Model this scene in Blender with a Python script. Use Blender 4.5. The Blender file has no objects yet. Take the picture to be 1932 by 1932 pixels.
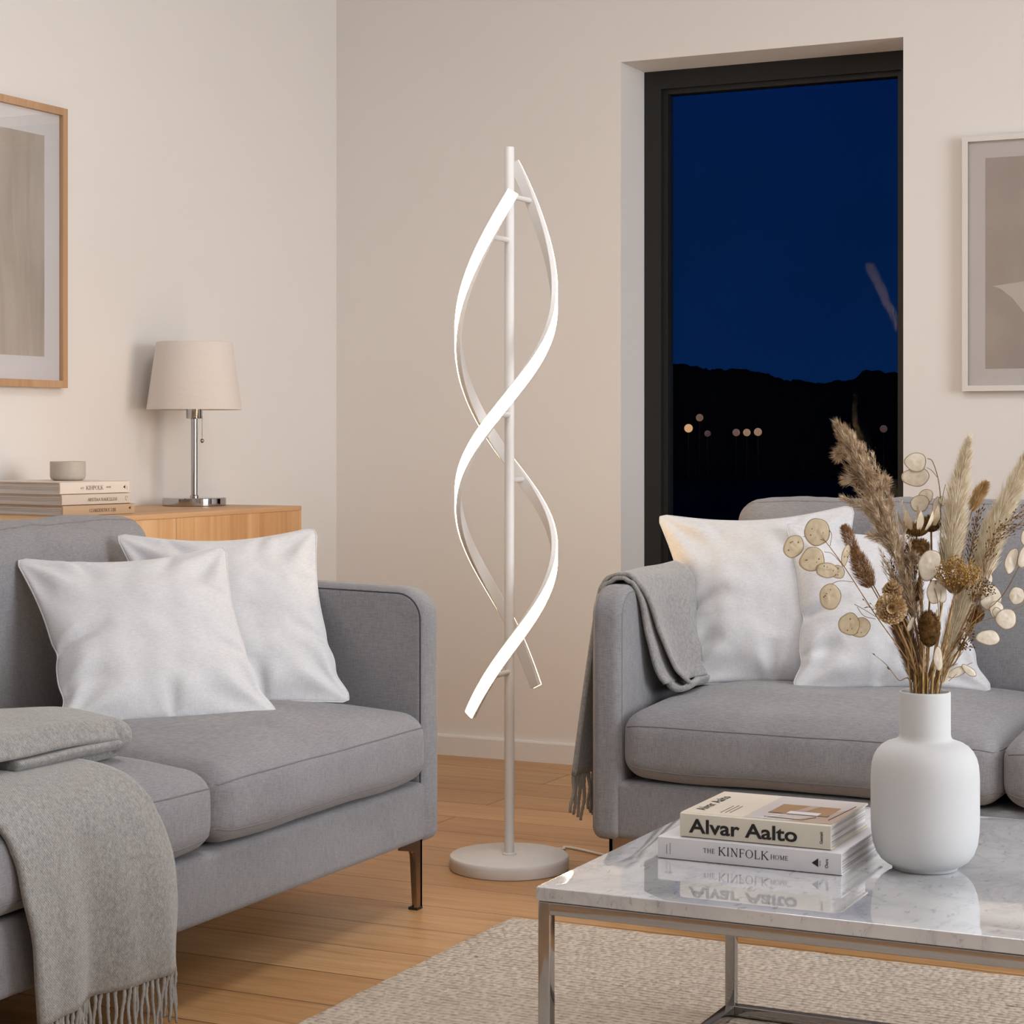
import bpy, bmesh, math, random
from mathutils import Vector, Matrix, noise
random.seed(7)
PI = math.pi
sc = bpy.context.scene
COL = sc.collection
ANG = math.atan2(1819, 3746)
S, K = math.sin(ANG), math.cos(ANG)
CAMH = 0.93
RV = Vector((K, S, 0)); FV = Vector((-S, K, 0)); UP = Vector((0, 0, 1))

# ------------------------------------------------------------------ helpers
ORG = {}
def tag(o, label=None, cat=None, group=None, kind=None):
    if label: o['label'] = label
    if cat: o['category'] = cat
    if group: o['group'] = group
    if kind: o['kind'] = kind
    return o
def root(name, loc, label, cat, group=None):
    o = bpy.data.objects.new(name, None); COL.objects.link(o)
    o.location = loc; o.empty_display_size = .05
    ORG[o] = Vector(loc)
    return tag(o, label, cat, group)
def mk(name, V, F, m, parent=None, origin=None, smooth=True, flat_ang=None, recalc=True):
    org = ORG[parent] if parent is not None else Vector(origin if origin is not None else (0, 0, 0))
    me = bpy.data.meshes.new(name)
    me.from_pydata([tuple(Vector(v) - org) for v in V], [], F)
    if recalc:
        bm = bmesh.new(); bm.from_mesh(me)
        bmesh.ops.recalc_face_normals(bm, faces=bm.faces[:])
        bm.to_mesh(me); bm.free()
    me.validate()
    if smooth:
        me.polygons.foreach_set('use_smooth', [True] * len(me.polygons))
        if flat_ang:
            me.set_sharp_from_angle(angle=math.radians(flat_ang))
    me.materials.append(m)
    o = bpy.data.objects.new(name, me); COL.objects.link(o)
    if parent is not None: o.parent = parent
    else: o.location = org
    ORG[o] = org
    return o
class MB:
    def __init__(s): s.V = []; s.F = []
    def add(s, VF):
        V, F = VF; b = len(s.V)
        s.V += [Vector(v) for v in V]; s.F += [[i + b for i in f] for f in F]
        return s
    def build(s, name, m, parent=None, **k): return mk(name, s.V, s.F, m, parent, **k)
def box(x0, x1, y0, y1, z0, z1):
    V = [(x, y, z) for x in (x0, x1) for y in (y0, y1) for z in (z0, z1)]
    return V, [(0, 1, 3, 2), (4, 6, 7, 5), (0, 4, 5, 1), (2, 3, 7, 6), (0, 2, 6, 4), (1, 5, 7, 3)]
def _ax(a, b, r, n, k):
    if r <= 0: return [a + (b - a) * i / n for i in range(n + 1)]
    return [a + r * i / k for i in range(k)] + [a + r + (b - a - 2 * r) * i / n for i in range(n + 1)] + [b - r + r * (i + 1) / k for i in range(k)]
def rpoint(p, e, r):
    x0, x1, y0, y1, z0, z1 = e
    q = Vector((min(max(p[0], x0 + r), x1 - r), min(max(p[1], y0 + r), y1 - r), min(max(p[2], z0 + r), z1 - r)))
    d = Vector(p) - q
    if d.length > 1e-9: d.normalize()
    return q + d * r
def rbox(x0, x1, y0, y1, z0, z1, r, n=(8, 8, 8), k=3, fn=None):
    """rounded box, every face a grid; fn(p) moves a point afterwards"""
    e = (x0, x1, y0, y1, z0, z1)
    if isinstance(n, int): n = (n, n, n)
    ax = [_ax(e[2 * i], e[2 * i + 1], r, n[i], k) for i in range(3)]
    V = []; idx = {}; F = []
    def vid(i, j, l):
        key = (i, j, l)
        if key not in idx:
            p = rpoint((ax[0][i], ax[1][j], ax[2][l]), e, r)
            if fn: p = fn(p)
            idx[key] = len(V); V.append(Vector(p))
        return idx[key]
    L = [len(a) - 1 for a in ax]
    for a in range(3):
        b, c = (a + 1) % 3, (a + 2) % 3
        for side in (0, L[a]):
            for i in range(L[b]):
                for j in range(L[c]):
                    q = []
                    for (di, dj) in ((0, 0), (1, 0), (1, 1), (0, 1)):
                        t = [0, 0, 0]; t[a] = side; t[b] = i + di; t[c] = j + dj
                        q.append(vid(*t))
                    F.append(q)
    return V, F
def frames(P):
    T = []
    n = len(P)
    for i in range(n):
        t = P[min(i + 1, n - 1)] - P[max(i - 1, 0)]
        T.append(t.normalized() if t.length > 1e-9 else Vector((0, 0, 1)))
    a = Vector((0, 0, 1)) if abs(T[0].z) < .9 else Vector((1, 0, 0))
    N = (a - T[0] * a.dot(T[0])).normalized()
    out = []
    for t in T:
        N = (N - t * N.dot(t))
        if N.length < 1e-6: N = t.orthogonal()
        N.normalize(); out.append((t, N, t.cross(N)))
    return out
def tube(P, r, seg=8, closed=False):
    P = [Vector(p) for p in P]
    n = len(P)
    R = r if isinstance(r, (list, tuple)) else [r] * n
    fr = frames(P); V = []; F = []
    for p, (t, a, b), rr in zip(P, fr, R):
        for k in range(seg):
            w = 2 * PI * k / seg
            V.append(p + (a * math.cos(w) + b * math.sin(w)) * rr)
    for i in range(n - 1 + (1 if closed else 0)):
        i2 = (i + 1) % n
        for k in range(seg):
            k2 = (k + 1) % seg
            F.append((i * seg + k, i * seg + k2, i2 * seg + k2, i2 * seg + k))
    if not closed:
        F.append(tuple(range(seg - 1, -1, -1))); F.append(tuple((n - 1) * seg + k for k in range(seg)))
    return V, F
def lathe(prof, c, seg=64, cap=True):
    V = []; F = []
    for (r, z) in prof:
        for k in range(seg):
            w = 2 * PI * k / seg
            V.append((c[0] + r * math.cos(w), c[1] + r * math.sin(w), z))
    for i in range(len(prof) - 1):
        for k in range(seg):
            k2 = (k + 1) % seg
            F.append((i * seg + k, i * seg + k2, (i + 1) * seg + k2, (i + 1) * seg + k))
    if cap:
        if prof[0][0] > 1e-6: F.append(tuple(range(seg - 1, -1, -1)))
        if prof[-1][0] > 1e-6: F.append(tuple((len(prof) - 1) * seg + k for k in range(seg)))
    return V, F
def ball(c, r, seg=10, sq=(1, 1, 1)):
    V = []; F = []; h = seg // 2
    V.append((c[0], c[1], c[2] - r * sq[2]))
    for i in range(1, h):
        a = PI * i / h - PI / 2
        for k in range(seg):
            w = 2 * PI * k / seg
            V.append((c[0] + r * sq[0] * math.cos(a) * math.cos(w), c[1] + r * sq[1] * math.cos(a) * math.sin(w), c[2] + r * sq[2] * math.sin(a)))
    V.append((c[0], c[1], c[2] + r * sq[2]))
    for k in range(seg):
        F.append((0, 1 + (k + 1) % seg, 1 + k))
        F.append((len(V) - 1, len(V) - 1 - seg + k, len(V) - 1 - seg + (k + 1) % seg))
    for i in range(h - 2):
        for k in range(seg):
            k2 = (k + 1) % seg; b = 1 + i * seg
            F.append((b + k, b + k2, b + seg + k2, b + seg + k))
    return V, F
def rrect(x0, x1, y0, y1, rad, n=8):
    out = []
    for (cx, cy, a0) in ((x1 - rad[0], y1 - rad[0], 0), (x0 + rad[1], y1 - rad[1], 90), (x0 + rad[2], y0 + rad[2], 180), (x1 - rad[3], y0 + rad[3], 270)):
        r = rad[(0, 90, 180, 270).index(a0)]
        for i in range(n + 1):
            w = math.radians(a0 + 90 * i / n)
            out.append((cx + r * math.cos(w), cy + r * math.sin(w)))
    return out
def slab(x0, x1, z0, z1, rad, y0, y1, r, mp, k=4):
    """slab with rounded outline in (x,z), thickness along y, edge radius r; mp maps (x,y,z)"""
    lv = []
    for i in range(k + 1):
        a = PI / 2 * i / k
        lv.append((y0 + r * (1 - math.sin(a)), r * (1 - math.cos(a))))
    lv = lv[::-1]
    lv2 = [(y1 - (y - y0), ins) for (y, ins) in lv[::-1]]
    V = []; F = []; n = None
    for (y, ins) in lv + lv2:
        o = rrect(x0 + ins, x1 - ins, z0 + ins, z1 - ins, [max(q - ins, .001) for q in rad])
        n = len(o)
        V += [mp(x, y, z) for (x, z) in o]
    m = len(lv + lv2)
    for i in range(m - 1):
        for j in range(n):
            j2 = (j + 1) % n
            F.append((i * n + j, i * n + j2, (i + 1) * n + j2, (i + 1) * n + j))
    F.append(tuple(range(n - 1, -1, -1))); F.append(tuple((m - 1) * n + j for j in range(n)))
    return V, F
def prism(poly, h0, h1, mp):
    n = len(poly)
    V = [mp(a, b, h0) for a, b in poly] + [mp(a, b, h1) for a, b in poly]
    F = [tuple(range(n - 1, -1, -1)), tuple(range(n, 2 * n))] + [(i, (i + 1) % n, n + (i + 1) % n, n + i) for i in range(n)]
    return V, F
def bez(P, n=12):
    """Catmull-Rom through the points"""
    P = [Vector(p) for p in P]
    Q = [P[0] * 2 - P[1]] + P + [P[-1] * 2 - P[-2]]
    out = []
    for i in range(1, len(Q) - 2):
        for j in range(n):
            t = j / n
            a, b, c, d = Q[i - 1], Q[i], Q[i + 1], Q[i + 2]
            out.append(.5 * ((2 * b) + (c - a) * t + (2 * a - 5 * b + 4 * c - d) * t * t + (3 * b - a - 3 * c + d) * t ** 3))
    out.append(P[-1])
    return out
def interp(xs, ys, x):
    """monotone cubic"""
    n = len(xs)
    d = [(ys[i + 1] - ys[i]) / (xs[i + 1] - xs[i]) for i in range(n - 1)]
    m = [d[0]] + [(0 if d[i - 1] * d[i] <= 0 else 2 * d[i - 1] * d[i] / (d[i - 1] + d[i])) for i in range(1, n - 1)] + [d[-1]]
    i = max(0, min(n - 2, sum(1 for q in xs[1:-1] if x >= q)))
    h = xs[i + 1] - xs[i]; t = (x - xs[i]) / h
    return (2 * t ** 3 - 3 * t * t + 1) * ys[i] + (t ** 3 - 2 * t * t + t) * h * m[i] + (-2 * t ** 3 + 3 * t * t) * ys[i + 1] + (t ** 3 - t * t) * h * m[i + 1]
def nz(p, s, seed=0): return noise.noise(Vector((p[0] * s + seed, p[1] * s + seed * 1.7, p[2] * s - seed)))

# ------------------------------------------------------------------ materials
def lin(c):
    if isinstance(c, str):
        c = [int(c[i:i + 2], 16) / 255 for i in (0, 2, 4)]
    return tuple((x / 12.92 if x <= .04045 else ((x + .055) / 1.055) ** 2.4) for x in c[:3]) + (1,)
class Mat:
    def __init__(s, name, col='808080', rough=.6, metal=0, spec=.5, **kw):
        s.m = bpy.data.materials.new(name); s.m.use_nodes = True
        s.nt = s.m.node_tree; s.b = s.nt.nodes['Principled BSDF']
        s.b.inputs['Base Color'].default_value = lin(col)
        s.b.inputs['Roughness'].default_value = rough
        s.b.inputs['Metallic'].default_value = metal
        s.b.inputs['Specular IOR Level'].default_value = spec
        for k, v in kw.items(): s.b.inputs[k.replace('_', ' ')].default_value = v
        s.tc = None; s.h = None
    def N(s, t, **kw):
        n = s.nt.nodes.new(t)
        for k, v in kw.items():
            if k in n.inputs: n.inputs[k].default_value = v
            else: setattr(n, k, v)
        return n
    def L(s, a, b): s.nt.links.new(a, b)
    def co(s, scale=(1, 1, 1), rot=(0, 0, 0)):
        if not s.tc: s.tc = s.N('ShaderNodeTexCoord')
        mp = s.N('ShaderNodeMapping'); mp.inputs['Scale'].default_value = scale; mp.inputs['Rotation'].default_value = rot
        s.L(s.tc.outputs['Object'], mp.inputs['Vector']); return mp.outputs[0]
    def noise(s, scale=(1, 1, 1), detail=3, rough=.5, rot=(0, 0, 0), dist=0):
        n = s.N('ShaderNodeTexNoise'); n.inputs['Scale'].default_value = 1
        n.inputs['Detail'].default_value = detail; n.inputs['Roughness'].default_value = rough; n.inputs['Distortion'].default_value = dist
        s.L(s.co(scale, rot), n.inputs['Vector']); return n.outputs['Fac']
    def math(s, op, a, b, clamp=False):
        n = s.N('ShaderNodeMath', operation=op); n.use_clamp = clamp
        for i, q in enumerate((a, b)):
            if isinstance(q, (int, float)): n.inputs[i].default_value = q
            else: s.L(q, n.inputs[i])
        return n.outputs[0]
    def ramp(s, fac, stops):
        n = s.N('ShaderNodeValToRGB'); e = n.color_ramp.elements
        while len(e) < len(stops): e.new(.5)
        for q, (p, c) in zip(e, stops): q.position = p; q.color = lin(c)
        s.L(fac, n.inputs[0]); return n.outputs[0]
    def mix(s, a, b, fac, mode='MIX'):
        n = s.N('ShaderNodeMix', data_type='RGBA', blend_type=mode)
        for i, q in ((0, fac), (6, a), (7, b)):
            if isinstance(q, (int, float)): n.inputs[i].default_value = q
            elif isinstance(q, (str, tuple)): n.inputs[i].default_value = lin(q)
            else: s.L(q, n.inputs[i])
        return n.outputs[2]
    def color(s, c): s.L(c, s.b.inputs['Base Color'])
    def bump(s, h, strength=.3, dist=.002):
        n = s.N('ShaderNodeBump'); n.inputs['Strength'].default_value = strength; n.inputs['Distance'].default_value = dist
        s.L(h, n.inputs['Height']); s.L(n.outputs[0], s.b.inputs['Normal'])

def linen(name, lo, hi, sc=1.0, bump=.35):
    q = Mat(name, rough=.92, spec=.15, Sheen_Weight=.15, Sheen_Roughness=.5)
    a = q.noise((520 * sc, 520 * sc, 38 * sc), 2, .6)
    b = q.noise((60 * sc, 60 * sc, 620 * sc), 2, .6)
    c = q.noise((900 * sc,) * 3, 2, .6)
    d = q.noise((9, 9, 9), 3, .5)
    f = q.math('ADD', q.math('MULTIPLY', a, .36), q.math('MULTIPLY', b, .36))
    f = q.math('ADD', f, q.math('MULTIPLY', c, .28))
    f2 = q.math('ADD', q.math('MULTIPLY', f, .86), q.math('MULTIPLY', d, .14))
    q.color(q.ramp(f2, [(.36, lo), (.64, hi)]))
    q.bump(f, bump, .0012)
    return q.m
def plain(name, col, rough=.6, metal=0, spec=.5, var=.0, sc=30, bump=0, bs=200, **kw):
    q = Mat(name, col, rough, metal, spec, **kw)
    if var:
        base = lin(col)[:3]
        f = q.noise((sc,) * 3, 3)
        n = q.N('ShaderNodeHueSaturation'); n.inputs['Color'].default_value = (*base, 1)
        q.L(q.math('ADD', q.math('MULTIPLY', q.math('SUBTRACT', f, .5), var * 2), 1), n.inputs['Value'])
        q.color(n.outputs[0])
    if bump: q.bump(q.noise((bs,) * 3, 2), bump, .001)
    return q.m
M = {}
M['wall'] = plain('wall_paint', 'e7e3df', .93, spec=.2, var=.015, sc=3, bump=.06, bs=260)
M['reveal'] = plain('trim_paint', 'e6e4e2', .6, spec=.3, var=.01, sc=5)
M['ceil'] = plain('ceiling_paint', 'ececea', .95, spec=.2, var=.01)
M['sofa'] = linen('sofa_linen', '747377', '9c9b9d', 1.3, .35)
M['welt'] = plain('sofa_piping', '807f80', .9, spec=.1, var=.1, sc=400)
M['stitch_dark'] = plain('sofa_seam', '48474d', .9, spec=.1, var=.1, sc=400)
M['white_linen'] = None
q = Mat('cushion_cotton', 'e9e7e5', .9, spec=.15, Sheen_Weight=.1)
a = q.noise((700, 700, 60), 2); b = q.noise((90, 90, 700), 2)
q.color(q.ramp(q.math('ADD', q.math('MULTIPLY', a, .5), q.math('MULTIPLY', b, .5)), [(.35, 'c6c6c8'), (.65, 'd6d6d8')]))
h = q.math('ADD', q.math('MULTIPLY', a, .12), q.noise((22, 22, 9), 3, .5)); q.bump(h, .22, .006)
M['cotton'] = q.m
def wool(name, lo, hi):
    q = Mat(name, rough=.95, spec=.1, Sheen_Weight=.35, Sheen_Roughness=.6)
    a = q.noise((420, 420, 180), 3, .7); b = q.noise((130, 130, 110), 4, .65)
    w = q.N('ShaderNodeTexWave', wave_type='BANDS', bands_direction='DIAGONAL'); w.inputs['Scale'].default_value = 150; w.inputs['Distortion'].default_value = 3.5; w.inputs['Detail'].default_value = 2; w.inputs['Detail Scale'].default_value = 2
    q.L(q.co(), w.inputs['Vector'])
    f = q.math('ADD', q.math('MULTIPLY', a, .45), q.math('MULTIPLY', b, .4)); f = q.math('ADD', f, q.math('MULTIPLY', w.outputs['Fac'], .15))
    q.color(q.ramp(f, [(.33, lo), (.66, hi)])); q.bump(f, .5, .002)
    return q.m
M['wool'] = wool('throw_wool', '6c6b69', 'a9a7a4')
M['wool2'] = wool('throw_wool_soft', '706e6c', 'aaa7a4')
M['tassel'] = plain('wool_yarn', 'a09e9a', .95, spec=.1, var=.25, sc=500)
M['tassel2'] = plain('wool_yarn_warm', '96938e', .95, spec=.1, var=.2, sc=500)
# floor: oak planks running along X
q = Mat('oak_floor', rough=.42, spec=.45)
br = q.N('ShaderNodeTexBrick'); br.offset = .37; br.offset_frequency = 2; br.squash = 1
br.inputs['Scale'].default_value = 1; br.inputs['Brick Width'].default_value = 1.9; br.inputs['Row Height'].default_value = .169
br.inputs['Mortar Size'].default_value = .0019; br.inputs['Mortar Smooth'].default_value = .3; br.inputs['Bias'].default_value = 0
br.inputs['Color1'].default_value = (.0, .0, .0, 1); br.inputs['Color2'].default_value = (1, 1, 1, 1); br.inputs['Mortar'].default_value = (.5, .5, .5, 1)
mp = q.N('ShaderNodeMapping'); mp.inputs['Location'].default_value = (.35, .078, 0); q.co(); q.L(q.tc.outputs['Object'], mp.inputs['Vector']); q.L(mp.outputs[0], br.inputs['Vector'])
pl = q.ramp(br.outputs['Color'], [(0, 'bd9263'), (.5, 'c69c6e'), (1, 'd0a87a')])
sep = q.N('ShaderNodeSeparateColor'); q.L(br.outputs['Color'], sep.inputs[0])
# grain shifted per plank
cx = q.N('ShaderNodeCombineXYZ'); q.L(q.math('MULTIPLY', sep.outputs[0], 37), cx.inputs[0]); q.L(q.math('MULTIPLY', sep.outputs[0], 11), cx.inputs[2])
va = q.N('ShaderNodeVectorMath', operation='ADD'); q.L(q.co((1.6, 22, 1)), va.inputs[0]); q.L(cx.outputs[0], va.inputs[1])
g1 = q.N('ShaderNodeTexNoise'); g1.inputs['Scale'].default_value = 1; g1.inputs['Detail'].default_value = 5; g1.inputs['Roughness'].default_value = .6; g1.inputs['Distortion'].default_value = .8; q.L(va.outputs[0], g1.inputs['Vector'])
vb = q.N('ShaderNodeVectorMath', operation='ADD'); q.L(q.co((7, 170, 1)), vb.inputs[0]); q.L(cx.outputs[0], vb.inputs[1])
g2 = q.N('ShaderNodeTexNoise'); g2.inputs['Scale'].default_value = 1; g2.inputs['Detail'].default_value = 3; q.L(vb.outputs[0], g2.inputs['Vector'])
gr = q.ramp(g1.outputs['Fac'], [(.24, '94704d'), (.38, 'e2d4c2'), (.6, 'ffffff'), (.8, 'dccbb5')])
c1 = q.mix(pl, gr, .62, 'MULTIPLY')
c1 = q.mix(c1, q.ramp(g2.outputs['Fac'], [(.3, 'c4ac92'), (.6, 'ffffff')]), .35, 'MULTIPLY')
c1 = q.mix(c1, '3a2817', q.math('MULTIPLY', br.outputs['Fac'], .85))
q.color(c1)
hh = q.math('SUBTRACT', q.math('MULTIPLY', g2.outputs['Fac'], .15), br.outputs['Fac']); q.bump(hh, .25, .001)
q.L(q.math('ADD', q.math('MULTIPLY', g1.outputs['Fac'], .2), .3), q.b.inputs['Roughness'])
M['floor'] = q.m
def wood(name, a, b, c, along='z', rough=.5, fine=60):
    q = Mat(name, rough=rough, spec=.35)
    sc = {'z': (fine, fine, 1.6), 'y': (fine, 1.6, fine), 'x': (1.6, fine, fine)}[along]
    sb = {'z': (9, 9, .5), 'y': (9, .5, 9), 'x': (.5, 9, 9)}[along]
    f = q.math('ADD', q.math('MULTIPLY', q.noise(sc, 4, .6), .5), q.math('MULTIPLY', q.noise(sb, 2, .5, dist=.5), .5))
    q.color(q.ramp(f, [(.34, a), (.5, b), (.66, c)])); q.bump(f, .05, .001)
    return q.m
M['oak'] = wood('oak_veneer', 'b78b5f', 'ca9f72', 'd6b088')
M['oaktop'] = wood('oak_veneer_top', 'bb9168', 'c8a079', 'd0ab86', 'y')
M['oakframe'] = wood('oak_moulding', 'b08a66', 'bd9773', 'c8a485', 'z', .5, 90)
# marble
q = Mat('marble', rough=.03, spec=.9, Coat_Weight=1.0, Coat_IOR=1.5, Coat_Roughness=.02)
n1 = q.noise((5, 5, 5), 8, .6, dist=1.2, rot=(0, 0, .5))
v1 = q.math('ABSOLUTE', q.math('SUBTRACT', n1, .5), 0)
vein = q.ramp(v1, [(0, 'b6b7bc'), (.014, 'c2c3c6'), (.06, 'cacacc'), (.2, 'cecece')])
n2 = q.noise((95, 36, 70), 3, .58, rot=(0, 0, .45), dist=.5)
fleck = q.ramp(n2, [(.0, '6f7179'), (.305, '888b94'), (.35, 'd6d7db'), (.40, 'ffffff')])
n3 = q.noise((9, 9, 9), 4, .55)
c1 = q.mix(vein, q.ramp(n3, [(.35, 'e3e4e6'), (.6, 'fdfdfc')]), .7, 'MULTIPLY')
q.color(q.mix(c1, fleck, .5, 'MULTIPLY'))
M['marble'] = q.m
M['chrome'] = plain('chrome', 'b2b1b2', .07, 1, var=.01, sc=5)
M['steel'] = plain('brushed_chrome', 'a8a39f', .16, 1, var=.02, sc=5)
M['bronze'] = plain('satin_nickel_leg', 'a8988a', .25, 1, var=.03, sc=20)
M['dark'] = plain('dark_rubber', '191919', .6, var=.1)
M['frame_black'] = plain('black_window_frame', '1c1b1a', .45, spec=.4, var=.03, sc=20)
M['white_metal'] = plain('white_powder_coat', 'dedbd8', .42, spec=.4, var=.01, sc=40)
M['shade'] = None
q = Mat('lampshade_fabric', 'dcd4cc', .9, spec=.1, Transmission_Weight=0, Sheen_Weight=.1)
a = q.noise((500, 500, 90), 2); b = q.noise((60, 60, 700), 2)
f = q.math('ADD', q.math('MULTIPLY', a, .5), q.math('MULTIPLY', b, .5)); q.color(q.ramp(f, [(.3, 'dcd4cf'), (.7, 'e3dcd7')])); q.bump(f, .06, .001)
M['shade'] = q.m
M['vase'] = plain('matte_white_ceramic', 'c9cacb', .72, spec=.25, var=.01, sc=60, bump=.03, bs=900)
M['bowl'] = plain('speckled_stoneware', 'b8aea2', .5, spec=.4, var=.12, sc=300, bump=.35, bs=160)
M['mat_board'] = plain('picture_mount_board', 'e4e0e0', .9, spec=.2, var=.01)
M['white_frame'] = plain('white_wood_frame', 'dcd7d1', .5, spec=.35, var=.03, sc=60)
q = Mat('print_paper_beige', rough=.9, spec=.1)
f = q.noise((26, 26, 3.2), 5, .6, dist=.6); g = q.noise((4, 4, 4), 3)
q.color(q.ramp(q.math('ADD', q.math('MULTIPLY', f, .6), q.math('MULTIPLY', g, .4)), [(.32, 'b3a89b'), (.52, 'c3b8ac'), (.7, 'cdc4b9')]))
M['print1'] = q.m
q = Mat('print_paper_greige', rough=.9, spec=.1)
q.color(q.ramp(q.noise((9, 9, 9), 5, .6), [(.3, 'bdb2ab'), (.7, 'cbc1ba')])); M['print2'] = q.m
M['print_light'] = plain('print_paper_light', 'e0d9d4', .9, spec=.1, var=.03, sc=12)
# glass
def glass(name, col, gloss, rough=.0):
    m = bpy.data.materials.new(name); m.use_nodes = True; nt = m.node_tree; nt.nodes.clear()
    o = nt.nodes.new('ShaderNodeOutputMaterial'); t = nt.nodes.new('ShaderNodeBsdfTransparent'); t.inputs[0].default_value = (*col, 1)
    g = nt.nodes.new('ShaderNodeBsdfGlossy'); g.inputs['Roughness'].default_value = rough
    fr = nt.nodes.new('ShaderNodeFresnel'); fr.inputs['IOR'].default_value = gloss
    mx = nt.nodes.new('ShaderNodeMixShader')
    nt.links.new(fr.outputs[0], mx.inputs[0]); nt.links.new(t.outputs[0], mx.inputs[1]); nt.links.new(g.outputs[0], mx.inputs[2]); nt.links.new(mx.outputs[0], o.inputs[0])
    return m
M['pane'] = glass('window_glass', (.93, .95, .97), 1.05)
M['picglass'] = glass('picture_glass', (.98, .98, .98), 1.25)
# rug
q = Mat('wool_rug', rough=.95, spec=.08, Sheen_Weight=.2)
vo = q.N('ShaderNodeTexVoronoi'); vo.inputs['Scale'].default_value = 1; vo.inputs['Randomness'].default_value = .75; q.L(q.co((82, 72, 40)), vo.inputs['Vector'])
wv = q.N('ShaderNodeTexWave', wave_type='BANDS', bands_direction='Y'); wv.inputs['Scale'].default_value = 23; wv.inputs['Distortion'].default_value = 1.6; wv.inputs['Detail'].default_value = 2; wv.inputs['Detail Scale'].default_value = 2; q.L(q.co(), wv.inputs['Vector'])
n1 = q.noise((90, 140, 50), 3, .6); n2 = q.noise((4, 4, 4), 3)
base = q.ramp(q.math('ADD', q.math('MULTIPLY', n1, .6), q.math('MULTIPLY', n2, .4)), [(.3, 'bfb09f'), (.5, 'd2c4b4'), (.7, 'dccfc1')])
sp = q.ramp(q.noise((55, 85, 60), 2, .5), [(0, '5d4b3a'), (.25, '75614e'), (.30, 'ffffff')])
base = q.mix(base, sp, .7, 'MULTIPLY')
gap = q.math('MULTIPLY', q.math('SUBTRACT', 1, wv.outputs['Fac']), vo.outputs['Distance'])
base = q.mix(base, q.ramp(gap, [(0, 'ffffff'), (.28, 'f3ede6'), (.7, '9f8e7b')]), .6, 'MULTIPLY')
q.color(base)
h = q.math('ADD', q.math('MULTIPLY', q.math('SUBTRACT', 1, vo.outputs['Distance']), .7), q.math('MULTIPLY', wv.outputs['Fac'], .6)); h = q.math('ADD', h, q.math('MULTIPLY', n1, .4)); q.bump(h, 1.0, .007)
M['rug'] = q.m
def emis(name, col, st):
    m = bpy.data.materials.new(name); m.use_nodes = True; b = m.node_tree.nodes['Principled BSDF']
    b.inputs['Base Color'].default_value = (.8, .8, .8, 1); b.inputs['Emission Color'].default_value = (*col, 1); b.inputs['Emission Strength'].default_value = st
    return m
M['led'] = emis('led_diffuser', (1, .66, .31), 31)
# books
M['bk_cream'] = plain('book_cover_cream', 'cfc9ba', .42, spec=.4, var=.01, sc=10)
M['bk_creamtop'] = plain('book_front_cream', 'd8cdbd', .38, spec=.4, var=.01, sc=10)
M['bk_white'] = plain('book_cover_white', 'd2d1d4', .45, spec=.4, var=.01, sc=10)
M['bk_ivory'] = plain('book_cover_ivory', 'dcd2c8', .5, spec=.35, var=.01, sc=10)
M['bk_grey'] = plain('book_cover_pale_grey', 'c9beb3', .5, spec=.35, var=.01, sc=10)
M['bk_tan'] = plain('book_cover_tan', 'b49b80', .5, spec=.35, var=.01, sc=10)
q = Mat('book_pages', rough=.8, spec=.2); f = q.noise((4, 4, 900), 2); q.color(q.ramp(f, [(.38, 'a9a4a2'), (.55, 'dcd9d7')])); q.bump(f, .3, .0008); M['pages'] = q.m
M['ink'] = plain('black_ink', '0f0f10', .6, var=.02)
M['ink_brown'] = plain('brown_ink', '5b4d44', .7, var=.02)
M['ink_dark'] = plain('dark_ink', '2a2523', .7, var=.02)
M['cov_tan'] = plain('cover_art_brown', 'a07a52', .4, var=.08, sc=12)
M['cov_lilac'] = plain('cover_art_grey', 'c3bab6', .4, var=.03, sc=12)
M['cov_mauve'] = plain('cover_art_mauve', 'b39d8d', .4, var=.05, sc=12)
M['cov_white'] = plain('cover_art_white', 'dedbdb', .4, var=.02, sc=12)
# plants
def fib(name, lo, hi, sc=90):
    q = Mat(name, rough=.85, spec=.1); q.color(q.ramp(q.noise((sc,) * 3, 3, .6), [(.32, lo), (.68, hi)])); return q.m
M['pampas'] = fib('pampas_brown', '927659', 'e6d2b6')
M['pampas_low'] = fib('pampas_low_brown', '6b5240', 'a8896b')
M['cream'] = fib('pampas_cream', 'dccdaf', 'f6ecd8')
M['bunny'] = fib('bunny_tail_brown', '7b593a', 'b08a62')
M['bunny_tan'] = fib('bunny_tail_tan', 'b08d5e', 'd8b98c')
M['stem'] = fib('dry_stem', '6e5234', 'a8865b', 40)
M['straw'] = fib('straw_stem', 'a5864f', 'd6bf92', 40)
M['darkfl'] = fib('dark_dried_flower', '3c2914', '7a5a34', 160)
M['gold'] = fib('golden_dried_flower', '7d5c26', 'c39c58', 200)
M['ruffle'] = fib('tan_dried_petals', 'b8966a', 'e8cfa8', 120)
def pod(name, lo, hi, alpha):
    q = Mat(name, rough=.4, spec=.4)
    f = q.noise((120, 120, 120), 4, .6); q.color(q.ramp(f, [(.3, lo), (.7, hi)])); q.bump(q.noise((60, 60, 60), 3), .4, .003)
    t = q.N('ShaderNodeBsdfTranslucent'); t.inputs[0].default_value = lin(hi)
    mx = q.N('ShaderNodeMixShader'); mx.inputs[0].default_value = .3
    tr = q.N('ShaderNodeBsdfTransparent'); mx2 = q.N('ShaderNodeMixShader'); mx2.inputs[0].default_value = alpha
    q.L(q.b.outputs[0], mx.inputs[1]); q.L(t.outputs[0], mx.inputs[2]); q.L(mx.outputs[0], mx2.inputs[1]); q.L(tr.outputs[0], mx2.inputs[2])
    q.L(mx2.outputs[0], q.nt.nodes['Material Output'].inputs[0]); return q.m
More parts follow.
